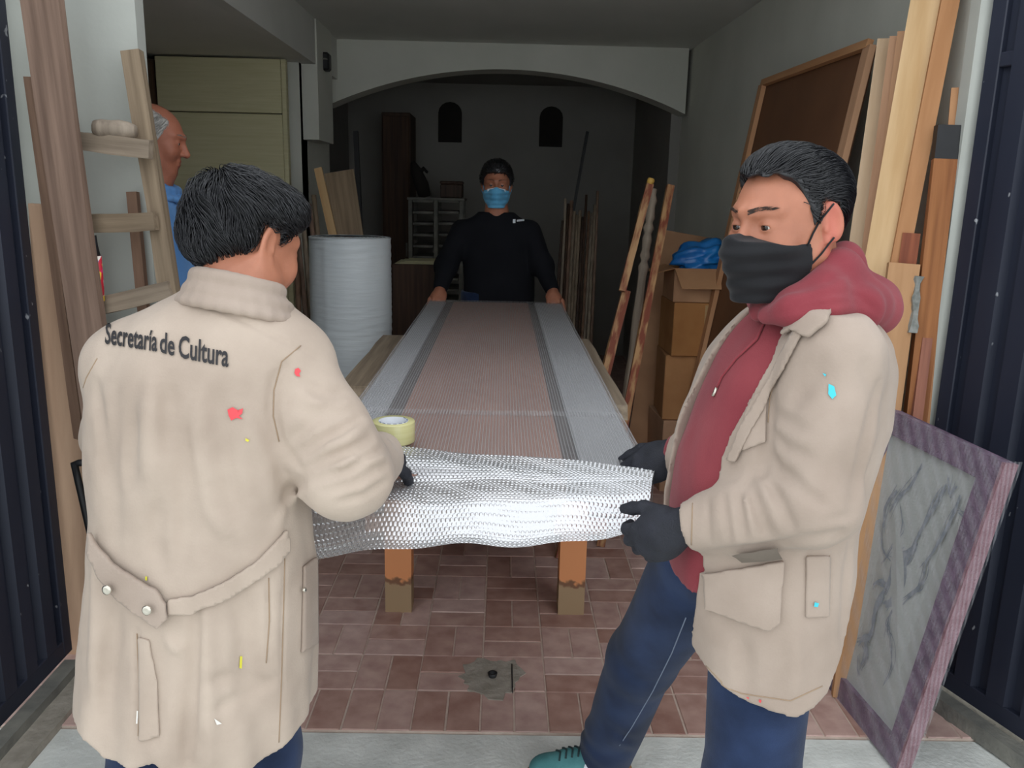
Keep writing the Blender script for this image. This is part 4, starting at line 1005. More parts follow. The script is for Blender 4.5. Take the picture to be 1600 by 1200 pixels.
# ------------------------------------------------------------------ man in the khaki coat, back to us
def left_man():
    root = empty('person', (-.53, 1.43, 0)); tag(root, 'person with black hair in khaki work coat seen from behind, bending over the wrap', 'person')
    hT = frame_of(atY(386, 384, 1.53), (.58, .78, -.36), roll=0.0, sc=.97)
    neck = [(hT @ Vector((0, -.025, -.05)), .056), (atY(376, 452, 1.47), .060), (atY(362, 500, 1.48), .07)]
    lo, hi = head_box(hT, 1, neck); v = Vox(lo, hi, .0026); head_shape(v, hT, .98, neck, full=1.06); H_ = v.mesh(); H_ = (relax(H_[0], H_[1], 1), H_[1])
    sR, eR, wR = atY(458, 560, 1.47), atY(540, 750, 1.38), Vector((-.235, 1.60, 1.035))
    sL, eL, wL = atY(196, 565, 1.47), atY(186, 680, 1.60), Vector((-.50, 1.70, 1.02))
    hipc = atY(315, 860, 1.43)
    b = Vox((-.95, 1.1, -.02), (-.05, 1.9, 1.45), .011)
    b.chain([atY(368, 490, 1.48), atY(330, 640, 1.46), hipc], [.06, .10, .11], .03); b.chain([sL, atY(330, 570, 1.47), sR], [.045, .06, .045], .03)
    b.chain([sR, eR, wR], [.05, .042, .03], .03); b.chain([sL, eL, wL], [.05, .042, .03], .03)
    legs = []
    for sx, fy in ((-1, 1.36), (1, 1.44)):
        hp = Vector((hipc.x-.005+sx*.075, 1.43, .86)); kn = Vector((hipc.x-.005+sx*.082, fy, .47)); an = Vector((hipc.x-.005+sx*.085, fy+.01, .09)); legs.append((hp, kn, an))
        b.chain([hp, kn, an], [.085, .06, .045], .03)
    B_ = b.mesh()
    hR = frame_of(wR, (.05, .9, -.2), (.3, .1, 1)); HR = hand_vox(hR, curl=(.4, .45, .5, .5)); hL = frame_of(wL, (.35, .9, -.15), (0, .1, 1)); HL = hand_vox(hL, left=True, curl=(.4, .4, .45, .5))
    body = part('body', join(H_, B_), SKIN, root); tint(body, lambda co: np.zeros((len(co), 4)))
    part('glove', HR, GLOVE, root); part('glove', HL, GLOVE, root)
    eyes(hT, root)
    # hair, radiating from the whorl at the crown
    wh = hT @ Vector((-.028, -.075, .105)); Z = Vector((0, 0, 1)); X3 = hT.to_3x3()
    def df(p, n, rng):
        d = (p-wh); d = d-n*d.dot(n)
        if d.length < .001: d = Vector((1, 0, 0))
        d.normalize(); s_ = n.cross(d)*.35; g = -Z*.45; a = math.sin(p.x*70+p.z*45)*.45+math.sin(p.z*90-p.x*30)*.3
        d = d+s_+g+n.cross(d)*a
        if rng is not None: d = d+Vector(rng.normal(size=3))*.35
        d = d-n*d.dot(n); return d.normalized() if d.length > .01 else Vector((1, 0, 0))
    zm = {-.14: -.090, -.065: -.092, -.052: -.060, -.044: .0, -.036: .036, .002: .040, .010: .012, .022: .03, .05: .06, .075: .075, .11: .09}
    def bulk(vx):
        vx.ell((0, -.05, .05), (.070, .066, .060), .03); vx.ell((-.03, .03, .078), (.045, .05, .035), .03); vx.ell((.035, .02, .080), (.040, .05, .032), .03); vx.ell((0, -.080, .0), (.058, .032, .052), .03)
    hair_part(hT, .98, zm, .004, root, HAIR, df, lambda p: .05, 5200, 5, (.002, .012), r0=.0012, extra=bulk, lump=.002)
    # coat
    rows = [(452, 305, 432, 1.49, .072), (478, 238, 452, 1.487, .095), (505, 190, 476, 1.478, .112), (560, 155, 488, 1.468, .13), (640, 142, 482, 1.452, .14), (720, 142, 478, 1.44, .14), (800, 148, 482, 1.43, .135), (900, 141, 490, 1.42, .14),
            (1000, 134, 491, 1.415, .15), (1080, 127, 489, 1.41, .16), (1160, 124, 488, 1.41, .165), (1235, 124, 488, 1.41, .165)]
    S_ = secs_px(rows)
    v = Vox((-.88, 1.17, .42), (-.06, 1.80, 1.52), .0046); v.loft(S_, pw=2.2)
    v.chain([sL+Vector((.02, 0, -.01)), sL, eL, wL+(eL-wL)*.1], [.055, .060, .060, .050], .05)
    v.chain([sR+Vector((-.02, 0, -.01)), sR, sR.lerp(eR, .55), eR+Vector((0, 0, .01)), wR+(eR-wR)*.12], [.056, .062, .070, .068, .052], .045)
    X, Y, Z_ = v.ax[0][:, None, None], v.ax[1][None, :, None], v.ax[2][None, None, :]
    # loose drape: soft vertical waves that grow towards the hem, slack noise
    ang = np.arctan2(Y-1.42, X+.535)
    low = np.clip((1.0-Z_)/.5, 0, 1)
    v.f += (.007*low*np.sin(ang*9+1.0+2*Z_)+.004*low*np.sin(ang*17+3*Z_)).astype(np.float32)
    v.f += wr(X, Y, Z_, .006, 16, 3)+wr(X, Y, Z_, .0036, 34, 4)+wr(X, Y, Z_, .0016, 75, 5)
    VQ0 = v.mesh(); pk = Pick(VQ0)
    for pts, rd, dp in [([(237, 590), (233, 680), (238, 770)], .018, -.006), ([(262, 600), (268, 700)], .015, .006), ([(312, 612), (308, 690), (322, 760)], .015, -.006), ([(205, 640), (200, 760)], .016, .006), ([(345, 620), (352, 720), (372, 810)], .014, .005),
                        ([(385, 640), (415, 730), (425, 790)], .014, -.005), ([(180, 610), (172, 730), (180, 830)], .015, .006), ([(150, 600), (158, 680), (165, 760)], .010, .007), ([(290, 650), (285, 800), (290, 880)], .016, .005),
                        ([(428, 590), (425, 640), (436, 690), (470, 735)], .008, .008), ([(452, 565), (434, 585), (428, 620)], .006, .004),
                        ([(446, 694), (485, 660), (530, 622)], .009, .008), ([(450, 715), (500, 690), (560, 655)], .009, .008), ([(470, 735), (520, 715), (580, 685)], .008, .008), ([(485, 750), (540, 735), (598, 700)], .008, .008), ([(505, 768), (555, 755), (606, 725)], .008, .006), ([(500, 700), (540, 690), (575, 660)], .010, -.006), ([(510, 740), (555, 720), (600, 715)], .008, -.006), ([(530, 785), (570, 775), (606, 750)], .007, .005),
                        ([(480, 600), (510, 615), (545, 610)], .012, .005), ([(470, 640), (505, 650), (550, 640)], .011, .006),
                        ([(305, 940), (302, 1030), (296, 1140), (292, 1190)], .010, .011), ([(322, 945), (325, 1050), (330, 1180)], .014, -.006), ([(214, 985), (215, 1070), (214, 1150)], .005, .009), ([(245, 985), (250, 1070), (240, 1160)], .014, .006), ([(180, 950), (170, 1050), (165, 1130)], .014, .008), ([(375, 900), (385, 1000), (380, 1120)], .02, .006), ([(150, 850), (148, 980), (145, 1090)], .012, -.005),
                        ([(310, 1065), (360, 1060), (420, 1070)], .012, .004), ([(430, 1060), (380, 1090), (330, 1110)], .010, .004), ([(260, 1000), (285, 1020)], .010, -.004), ([(420, 905), (421, 970), (417, 1036)], .003, .007), ([(445, 880), (442, 960), (440, 1100)], .003, .004), ([(360, 840), (330, 800), (320, 760)], .014, -.005), ([(250, 890), (240, 840), (250, 780)], .016, .006),
                        ([(440, 800), (452, 770), (478, 745)], .012, .006), ([(430, 830), (445, 790), (470, 765)], .01, -.005), ([(250, 458), (330, 478), (420, 520), (500, 560)], .004, .003)]:
        L_ = pk.line(pts)
        if len(L_) > 1: v.fold(L_, rd, dp*2.4)
    hem = [(110, 1136), (150, 1146), (178, 1168), (230, 1172), (262, 1160), (290, 1196), (340, 1199), (400, 1190), (440, 1176), (466, 1160), (488, 1140), (500, 1130)]
    hx = []; hz = []
    for q in hem: w_ = atY(*q, 1.30); hx.append(w_.x); hz.append(w_.z)
    zc = np.interp(v.ax[0], hx, hz)[:, None, None]+0*Y+np.clip(Y-1.42, 0, 1)*.1
    ncut = (Z_-(neck[1][0].z+.024+(Y-1.47)*.1)).astype(np.float32)
    v.f = np.maximum(v.f, (zc-Z_).astype(np.float32)); v.f = np.maximum(v.f, ncut)
    for w_, e_ in ((wL, eL), (wR, eR)):
        d = (w_-e_).normalized(); c = w_-d*.02; r, (x, y, z) = v.reg(arr(c)-.11, arr(c)+.11); v.f[r] = np.maximum(v.f[r], ((x-c.x)*d.x+(y-c.y)*d.y+(z-c.z)*d.z).astype(np.float32))
    VQ = v.mesh(); VQ = (relax(VQ[0], VQ[1], 1), VQ[1]); coat = part('work_coat', VQ, KHAKI, root, label='khaki cotton work coat with back belt and printed lettering'); pk = Pick(VQ)
    # collar: stand and fall around the neck
    cl = Vox(arr(neck[1][0])-.17, arr(neck[1][0])+.17, .004); c = neck[1][0]
    ring = []
    for k in range(25):
        a = 2*math.pi*k/24; ring.append(Vector((c.x-.006+.082*math.cos(a), c.y+.006+.074*math.sin(a), c.z-.018-.018*math.sin(a)-.014*math.cos(a))))
    cl.chain(ring, [.011]*25, .012); cl.chain([p+Vector((0, 0, .026))+(c-p)*.14 for p in ring], [.009]*25, .014); cl.chain([p+Vector((0, 0, -.020))+(p-c)*.20 for p in ring], [.007]*25, .014)
    CQ = cl.mesh(); part('collar', (relax(CQ[0], CQ[1], 5), CQ[1]), KHAKI2, coat)
    # belt in two pieces, snaps
    patch('belt', bandpoly([(262, 934), (300, 930), (350, 908), (400, 876), (432, 842), (447, 824)], [(262, 958), (300, 958), (350, 938), (400, 908), (432, 884), (449, 860)]), pk, KHAKI, coat, .009, -.007)
    patch('belt', bandpoly([(149, 826), (160, 850), (185, 878), (215, 898), (250, 918), (262, 940)], [(146, 866), (160, 894), (185, 926), (215, 954), (252, 977), (266, 962)]), pk, KHAKI2, coat, .016, -.008)
    dot('snap', 184, 913, .0085, pk, METAL, coat, .026); dot('snap', 245, 945, .0085, pk, METAL, coat, .026)
    patch('pocket', [(472, 884), (493, 868), (494, 1005), (468, 1020)], pk, KHAKI2, coat, .006, -.005)
    patch('vent_flap', [(216, 992), (234, 1000), (246, 1062), (252, 1150), (218, 1160)], pk, KHAKI, coat, .004, -.004)
    dot('snap', 470, 921, .004, pk, METAL, coat, .008)
    for pts in ([(470, 540), (440, 565), (428, 610), (427, 650), (436, 690)], [(420, 903), (421, 970), (416, 1036)], [(445, 872), (443, 960), (440, 1060), (436, 1160)], [(214, 990), (217, 1070), (216, 1150)], [(152, 560), (135, 590), (130, 606)]): seam(pk, pts, coat)
    # lettering across the shoulders
    def word(txt, b0, b1, hgt):
        cu = bpy.data.curves.new('lettering', 'FONT'); cu.body = txt; cu.size = 1; cu.resolution_u = 3; cu.offset = .02
        o = bpy.data.objects.new('lettering', cu); COL.objects.link(o); dg = bpy.context.evaluated_depsgraph_get(); me = bpy.data.meshes.new_from_object(o.evaluated_get(dg)); COL.objects.unlink(o); bpy.data.objects.remove(o)
        bm = bmesh.new(); bm.from_mesh(me); xs = [q.co.x for q in bm.verts]; x0, x1 = min(xs), max(xs); ch = .73
        for q in bm.verts:
            t = (q.co.x-x0)/(x1-x0); u = q.co.y/ch
            q.co = Vector((b0[0]+(b1[0]-b0[0])*t+u*1.5, b0[1]+(b1[1]-b0[1])*t-u*hgt, 0))
        drape('lettering', bm, pk, .0022, 0, INKB, coat, st=4, smooth=False)
    word('Secretaría', (165, 537), (246, 549), 33); word('de', (250, 550), (273, 556), 33); word('Cultura', (279, 558), (357, 573), 35)
    for nm, col_, pts in (('red', (214, 70, 76), [[(356, 640), (364, 636), (372, 641), (380, 638), (379, 646), (374, 650), (380, 655), (370, 653), (362, 657), (358, 649)], [(461, 577), (466, 575), (470, 580), (467, 584), (469, 589), (463, 588), (460, 583)]]), ('yellow', (208, 200, 60), [[(374, 1025), (378, 1025), (377, 1044), (373, 1043)], [(384, 684), (390, 687), (388, 690), (384, 688)], [(228, 900), (231, 900), (231, 906), (228, 906)]]), ('white', (226, 222, 214), [[(334, 1122), (346, 1130), (338, 1132)], [(214, 1110), (217, 1110), (216, 1130), (213, 1130)]])):
        for p in pts: patch('paint_spot', p, pk, paint(nm, *col_), coat, .0022, 0, st=5)
    # jeans
    j = Vox((-.80, 1.2, .0), (-.3, 1.66, 1.0), .006)
    for hp, kn, an in legs: j.chain([hp, kn, an+Vector((0, 0, -.03))], [.10, .082, .078], .03)
    Xj, Yj, Zj = j.ax[0][:, None, None], j.ax[1][None, :, None], j.ax[2][None, None, :]
    j.f += wr(Xj, Yj, Zj, .004, 30, 9); j.f = np.maximum(j.f, (.035-Zj)); part('jeans', j.mesh(), DENIM, root)
    for hp, kn, an in legs: shoe(an+Vector((0, 0, -an.z)), (.2 if an.x > -.53 else -.1, 1, 0), root, BLACKM, False)
def shoe(ank, fwd, root, m, stripes=True, sc=1.):
    T = frame_of(ank, fwd); c = T @ Vector((0, .06, .05)); v = Vox(arr(c)-.22, arr(c)+.22, .0036); v.T = T
    v.ell((0, .0, .055), (.036, .05, .05), .02); v.ell((0, .10, .040), (.043, .085, .034), .03); v.ell((0, .165, .036), (.040, .042, .028), .03); v.ell((0, -.035, .045), (.033, .035, .04), .02); v.cone((0, .0, .06), (0, .10, .062), .03, .022, .03)
    X, Y, Z = v.local(); v.f = np.maximum(v.f, (.018-Z).astype(np.float32)); VQ = v.mesh(); VQ = (relax(VQ[0], VQ[1], 2), VQ[1])
    s_ = part('shoe', VQ, m, root)
    v2 = Vox(arr(c)-.22, arr(c)+.22, .0036); v2.T = T
    v2.ell((0, .10, .02), (.048, .095, .05), .03); v2.ell((0, .165, .02), (.046, .050, .05), .03); v2.ell((0, -.02, .02), (.040, .060, .05), .03); v2.cone((0, -.02, .02), (0, .14, .02), .038, .045, .02)
    v2.f = np.maximum(v2.f, np.maximum(.004-Z, Z-.022).astype(np.float32)); part('sole', v2.mesh(), mat('gum_sole', srgb(150, 110, 70), srgb(170, 130, 90), .7), s_)
    if stripes:
        b = bvh_of(VQ)
        for sx in (-1, 1):
            for k in range(3):
                V = []
                for z in np.linspace(.024, .066, 6):
                    for w_ in (-.006, .006):
                        y = .075-.028*k+w_-(z-.024)*.45; p0 = T @ Vector((sx*.08, y, z)); p1 = T @ Vector((0, y, z)); h = b.ray_cast(p0, (p1-p0).normalized())
                        V.append(h[0]+h[1]*.0012 if h[0] else p1)
                kid(link('stripe', pmesh('stripe', V, [(2*i, 2*i+1, 2*i+3, 2*i+2) for i in range(5)]), WHITEC), s_)
        for k in range(5):
            pts = []
            for x in np.linspace(-.022, .022, 7):
                y = .055+.017*k; p0 = T @ Vector((x, y+abs(x)*.3, .2)); h = b.ray_cast(p0, Vector((0, 0, -1)))
                if h[0]: pts.append(h[0]+Vector((0, 0, .002)))
            if len(pts) > 2: kid(tube('lace', pts, .0028, mat('dark_lace', srgb(40, 60, 62), None, .8), 6), s_)
    return s_

# ------------------------------------------------------------------ man in the open khaki coat and black mask
def mask_part(T, sc, m, root, HV=None, pleats=True, name='face_mask', ear=True):
    lo, hi = head_box(T, sc, []); v = Vox(lo, hi, .0021); v.T = T; v.s = sc
    v.ell((0, .026, -.042), (.064, .068, .078), .03)
    for sx in (-1, 1): v.cone((sx*.052, .0, -.048), (sx*.022, .066, -.096), .023, .020, .03); v.ell((sx*.040, .062, -.026), (.026, .025, .028), .022)
    v.cone((0, .088, .016), (0, .108, -.030), .014, .018, .035); v.cone((0, .100, -.03), (0, .082, -.098), .026, .024, .04)
    X, Y, Z = v.local()
    if pleats:
        sidew = np.clip((Y-.02)/.06, 0, 1)
        v.f += (.0018*np.sin(Z*230)*sidew).astype(np.float32)+(.003*np.sin(X*60+Z*35)*sidew*.5).astype(np.float32)
    v.f -= .004; top = -.010-.012*(np.abs(X)/.06)**1.5+.008*np.exp(-(X/.012)**2); bot = -.118
    v.f = np.maximum(v.f, (Z-top).astype(np.float32)); v.f = np.maximum(v.f, (bot-Z).astype(np.float32))
    back = .022+.10*np.clip(-.055-Z, 0, 1)-.12*np.clip(Z+.04, 0, 1)*.0
    v.f = np.maximum(v.f, (back-Y).astype(np.float32))
    VQ = v.mesh(); VQ = (relax(VQ[0], VQ[1], 1), VQ[1]); o = part(name, VQ, m, root); 
    if ear and HV is not None:
        hb = bvh_of(HV)
        for sx in (-1, 1):
            for pts in ([(.030, -.028), (.020, -.010), (.008, .008), (-.004, .024), (-.014, .034)], [(.034, -.068), (.022, -.058), (.008, -.044), (-.004, -.030), (-.014, -.020)]):
                P = []
                for y, z in pts:
                    p0 = T @ Vector((sx*.13, y, z)); h = hb.ray_cast(p0, (T.to_3x3() @ Vector((-sx, 0, 0))).normalized())
                    if h[0]: P.append(h[0]+(p0-h[0]).normalized()*.0022)
                if len(P) > 2: kid(tube('ear_loop', P, .0017, m, 6), o)
    return o
BROW = mat('brow_hair', srgb(58, 44, 38), srgb(72, 56, 48), .6, (60, 60, 60))
def brow_strands(T, root, seed=1, m=BROW, dens=110):
    rng = np.random.RandomState(seed); V = []; Q = []; b0 = 0
    for sx in (-1, 1):
        for k in range(dens):
            t = rng.uniform(0, 1); x = .010+.038*t; y = .1005-.024*t**1.6; z = .030+.005*math.sin(t*2.6)+rng.uniform(-.004, .004)*(1-.6*t)
            p = T @ Vector((sx*x, y, z)); d = T.to_3x3() @ Vector((sx*1, -.45, .25)).normalized(); n = T.to_3x3() @ Vector((0, 1, .1)); s_ = d.cross(n).normalized()*.0004
            for q in (p-s_, p+s_, p+n*.0008, p+d*.008-s_*.3, p+d*.008+s_*.3, p+d*.008+n*.0004): V.append(arr(q))
            Q += [(b0, b0+1, b0+4, b0+3), (b0+1, b0+2, b0+5, b0+4), (b0+2, b0, b0+3, b0+5)]; b0 += 6
    return part('eyebrow', (np.array(V), np.array(Q)), m, root)
def right_man():
    root = empty('person', (.48, 1.45, 0)); tag(root, 'person in black mask, maroon hoodie and open khaki coat holding the wrap', 'person')
    fw = Vector((-.86, -.50, -.10)).normalized(); hT = frame_of(atY(1228, 352, 1.44), fw, roll=.03, sc=1.0)
    neck = [(hT @ Vector((0, -.03, -.05)), .058), (atY(1262, 450, 1.46), .063), (atY(1262, 510, 1.47), .075)]
    lo, hi = head_box(hT, 1.0, neck); v = Vox(lo, hi, .0023); head_shape(v, hT, 1.0, neck, nose=True, full=1.08); H_ = v.mesh(); H_ = (relax(H_[0], H_[1], 1), H_[1])
    sN, eN, wN = atY(1300, 552, 1.31), atY(1272, 788, 1.24), atY(1072, 822, 1.33)          # near arm (his left)
    sF, eF, wF = Vector((.47, 1.60, 1.22)), Vector((.43, 1.68, 1.02)), atY(1052, 708, 1.72)
    hip = Vector((.50, 1.46, .86))
    legN = (Vector((.485, 1.38, .86)), Vector((.485, 1.36, .48)), Vector((.535, 1.33, .09)))
    legF = (Vector((.42, 1.54, .86)), atY(1004, 1030, 1.80), atY(948, 1168, 2.0))
    legF[2].z = .10
    b = Vox((.0, 1.05, -.02), (.85, 2.15, 1.5), .011)
    b.chain([atY(1258, 480, 1.46), atY(1220, 640, 1.46), hip], [.06, .10, .11], .03); b.chain([sN, sF], [.045, .045], .03)
    b.chain([sN, eN, wN], [.05, .042, .03], .03); b.chain([sF, eF, wF], [.05, .042, .03], .03)
    for L_ in (legN, legF): b.chain(L_, [.085, .06, .045], .03)
    body = part('body', join(H_, b.mesh()), SKIN, root)
    I = np.array(hT.inverted())
    def tn(co):
        l = co @ I[:3, :3].T+I[:3, 3]; c = np.zeros((len(co), 4)); c[:, :3] = srgb(190, 96, 84)[:3]
        ear = np.exp(-((l[:, 1]+.014)/.02)**2)*(np.abs(l[:, 0]) > .076)*.6*(np.abs(l[:, 2]) < .05); c[:, 3] = ear
        scalp = np.clip((l[:, 2]-(.055+.35*(l[:, 1]-.03)))/.02, 0, 1)*(l[:, 2] > .02)*(np.abs(l[:, 0]) < .09)
        return c
    tint(body, tn)
    eyes(hT, root, (.02, 1, -.10)); brow_strands(hT, root)
    # swept back hair
    bk = hT.to_3x3() @ Vector((0, -1, .12)); dn = hT.to_3x3() @ Vector((0, -.35, -1)); Ti = hT.inverted()
    def df(p, n, rng):
        l = Ti @ p; a = np.clip((-.02-l.y)/.06, 0, 1); s_ = np.clip((.06-l.z)/.06, 0, 1)
        d = bk*(1-a*.75)+dn*(a*.8+.35*s_)+Vector((0, 0, .18*math.sin(p.x*120+p.y*90)))
        if rng is not None: d = d+Vector(rng.normal(size=3))*.16
        d = d-n*d.dot(n); return d.normalized()
    zm = {-.14: -.070, -.065: -.068, -.054: -.05, -.046: .0, -.040: .036, .000: .042, .007: .014, .017: .002, .024: .030, .034: .060, .046: .078, .060: .088, .078: .086, .11: .082}
    def bulk(vx): vx.ell((0, .01, .076), (.060, .070, .050), .03); vx.ell((0, -.05, .055), (.068, .060, .052), .03)
    hair_part(hT, 1.0, zm, .003, root, HAIR, df, lambda p: .06, 5200, 11, (.001, .007), r0=.0010, extra=bulk)
    mk = mask_part(hT, 1.0, MASKB, root, H_); mk['label'] = 'black pleated face mask'
    st = hT @ Vector((.085, -.008, -.027)) ; o = lathe('earring', [(0, .002), (.0016, .0012), (.002, 0)], 8, METAL); o.matrix_world = frame_mat(st, st+(hT.to_3x3() @ Vector((1, .2, 0))), (0, 0, 1)); kid(o, root)
    # coat base volume
    rows = [(466, 1212, 1322, 1.47, 0.075), (486, 1180, 1348, 1.47, 0.14), (515, 1150, 1370, 1.47, 0.18), (560, 1118, 1378, 1.47, 0.2), (640, 1080, 1372, 1.465, 0.21), (720, 1054, 1346, 1.46, 0.205), (800, 1044, 1324, 1.455, 0.2), (880, 1040, 1318, 1.45, 0.2), (960, 1050, 1314, 1.45, 0.205), (1040, 1062, 1308, 1.45, 0.21), (1130, 1066, 1304, 1.45, 0.215), (1200, 1066, 1304, 1.45, 0.215)]
    S_ = secs_px(rows)
    u = Vector((-.93, -.36, 0)).normalized(); lat = Vector((u.y, -u.x, 0))         # lat points to the camera side
    if lat.y > 0: lat = -lat
    def base(hh, grow=0.):
        v = Vox((.12, 1.02, .50), (.86, 1.92, 1.50), hh); v.loft([(z, x, y, rx+grow, ry+grow) for z, x, y, rx, ry in S_], pw=2.2); return v
    v = base(.0046)
    arm = Vox.chain
    v.chain([sN+Vector((0, .02, -.01)), sN, sN.lerp(eN, .5), eN, eN.lerp(wN, .5), wN], [.060, .070, .070, .062, .053, .044], .035)
    v.chain([sF, eF, wF], [.068, .062, .046], .04)
    X, Y, Z = v.ax[0][:, None, None], v.ax[1][None, :, None], v.ax[2][None, None, :]
    v.f += wr(X, Y, Z, .006, 16, 13)+wr(X, Y, Z, .0034, 36, 14)+wr(X, Y, Z, .0015, 75, 15)
    ang = np.arctan2(Y-1.45, X-.50); low = np.clip((.98-Z)/.4, 0, 1); v.f += (.005*low*np.sin(ang*10+2*Z)).astype(np.float32)
    VQ0 = v.mesh(); pk = Pick(VQ0)
    for pts, rd, dp in [([(1150, 762), (1158, 800), (1162, 845)], .006, .006), ([(1172, 758), (1184, 800), (1200, 838)], .007, .006), ([(1130, 772), (1134, 810), (1140, 850)], .006, .005), ([(1200, 750), (1222, 790), (1240, 830)], .008, .006), ([(1105, 780), (1108, 850)], .005, .004), ([(1225, 742), (1258, 770), (1290, 790)], .009, .006), ([(1160, 765), (1170, 800), (1178, 840)], .006, -.005), ([(1188, 752), (1205, 790), (1218, 832)], .007, -.005),
                        ([(1202, 600), (1200, 650), (1196, 700), (1192, 738)], .010, .013), ([(1196, 700), (1215, 735), (1245, 752)], .009, .010), ([(1198, 672), (1228, 700), (1268, 715)], .009, .006), ([(1200, 640), (1230, 660), (1260, 670)], .01, .005), ([(1320, 640), (1330, 700), (1328, 770)], .016, .004), ([(1375, 600), (1352, 700), (1332, 800)], .010, .010), ([(1290, 560), (1260, 600), (1235, 640)], .016, .004), ([(1350, 560), (1368, 620)], .014, .004),
                        ([(1230, 540), (1212, 580), (1202, 620)], .005, .006), ([(1292, 812), (1330, 806), (1340, 800)], .006, .004), ([(1120, 862), (1180, 858), (1250, 846), (1310, 835)], .009, .010), ([(1312, 830), (1318, 900), (1314, 1000)], .010, .006), ([(1290, 850), (1296, 940), (1290, 1060)], .012, -.005), ([(1160, 990), (1165, 1040), (1160, 1090)], .014, .004), ([(1240, 980), (1245, 1040), (1240, 1090)], .014, -.004), ([(1262, 860), (1266, 960)], .003, .004), ([(1300, 860), (1295, 960)], .003, .004), ([(1330, 845), (1322, 920), (1318, 1010)], .01, .006), ([(1180, 730), (1150, 790)], .006, .004)]:
        L_ = pk.line(pts)
        if len(L_) > 1: v.fold(L_, rd, dp*1.8)
    # open front: between the two lapel edges, read as lateral position against height
    near = [(1236, 505), (1205, 560), (1180, 605), (1150, 660), (1125, 715), (1105, 770), (1095, 870), (1085, 950), (1075, 1045)]
    nz = []; nl = []
    for q in near:
        h = pk(*q)
        if h is not None and h.y < 1.55: nz.append(h.z); nl.append((h-Vector((.49, 1.46, 0))).dot(lat))
    o_ = np.argsort(nz); nz = np.array(nz)[o_]; nl = np.array(nl)[o_]
    fz = [.5, .85, 1.0, 1.15, 1.28, 1.40]; flt = [-.10, -.115, -.12, -.105, -.08, -.05]
    zz = v.ax[2]; ln = np.interp(zz, nz, nl)[None, None, :]; lf = np.interp(zz, fz, flt)[None, None, :]
    latc = (X-.49)*lat.x+(Y-1.46)*lat.y; fwc = (X-.49)*u.x+(Y-1.46)*u.y
    slot = np.maximum(np.maximum(latc-ln, lf-latc), .005-fwc).astype(np.float32)
    # protect the sleeves from the slot
    arms = Vox((.12, 1.02, .50), (.86, 1.92, 1.50), .0046)
    arms.chain([sN.lerp(eN, .35), sN.lerp(eN, .6), eN, eN.lerp(wN, .5), wN], [.08, .082, .074, .057, .046], .02); arms.chain([sF, eF, wF], [.08, .068, .046], .02)
    sh = v.f
    torso_hole = np.maximum(-slot, 0*slot-1)          # negative outside the slot
    cutf = np.where(arms.f < .004, -1, -slot).astype(np.float32)
    v.f = np.maximum(sh, cutf)
    hem = [(1040, 985), (1060, 1020), (1075, 1042), (1100, 1072), (1160, 1094), (1235, 1106), (1290, 1082), (1325, 1020), (1345, 960)]
    hx = []; hz = []
    for q in hem: w_ = atY(*q, 1.27); hx.append(w_.x); hz.append(w_.z)
    zc = np.interp(v.ax[0], hx, hz)[:, None, None]+.10*np.clip((Y-1.27)/.4, 0, 1)
    v.f = np.maximum(v.f, (zc-Z).astype(np.float32)); v.f = np.maximum(v.f, (Z-(atY(1260, 470, 1.47).z)).astype(np.float32)+0*X)
    for w_, e_ in ((wN, eN), (wF, eF)):
        d = (w_-e_).normalized(); c = w_-d*.004; r, (x, y, z) = v.reg(arr(c)-.08, arr(c)+.08); v.f[r] = np.maximum(v.f[r], ((x-c.x)*d.x+(y-c.y)*d.y+(z-c.z)*d.z).astype(np.float32))
    VQ = v.mesh(); VQ = (relax(VQ[0], VQ[1], 1), VQ[1]); coat = part('work_coat', VQ, KHAKI2, root, label='pale khaki work coat worn open'); pk = Pick(VQ)
    # hoodie
    g = Vox((.12, 1.1, .66), (.86, 1.9, 1.5), .005); g.loft([(z, x-.004, y, rx-.015, ry-.017) for z, x, y, rx, ry in S_], pw=2.2)
    Xg, Yg, Zg = g.ax[0][:, None, None], g.ax[1][None, :, None], g.ax[2][None, None, :]
    g.f += wr(Xg, Yg, Zg, .004, 20, 23)+wr(Xg, Yg, Zg, .002, 45, 24)
    zh = atY(1050, 915, 1.40).z; g.f = np.maximum(g.f, (zh+.25*(Xg-.27)*.6-Zg).astype(np.float32)); g.f = np.maximum(g.f, (Zg-(neck[1][0].z+.005)+0*Xg).astype(np.float32))
    GQ = g.mesh(); hood = part('hoodie', (relax(GQ[0], GQ[1], 1), GQ[1]), MAROON, root, label='maroon hooded sweatshirt'); pg = Pick(GQ)
    # hood lying round the neck
    n1 = neck[1][0]; hd = Vox(arr(n1)-.24, arr(n1)+.24, .0042)
    P = lambda x, y, D: atY(x, y, D)
    outer = [P(1196, 494, 1.37), P(1240, 486, 1.315), P(1290, 478, 1.32), P(1340, 478, 1.37), P(1366, 482, 1.47), P(1352, 470, 1.57), P(1290, 456, 1.62), P(1226, 452, 1.58), P(1190, 470, 1.48), P(1184, 490, 1.42)]
    hd.chain(outer, [.014, .020, .026, .034, .042, .040, .034, .026, .018, .014], .03)
    inner = [P(1200, 480, 1.40), P(1240, 470, 1.36), P(1290, 446, 1.36), P(1312, 418, 1.40), P(1318, 408, 1.47), P(1300, 420, 1.54), P(1250, 440, 1.55), P(1210, 462, 1.50)]
    hd.chain(inner, [.012, .018, .024, .026, .026, .024, .02, .014], .03)
    hd.chain([P(1320, 440, 1.40), P(1352, 470, 1.42)], [.03, .035], .03); hd.chain([P(1325, 430, 1.48), P(1358, 470, 1.50)], [.03, .04], .03)
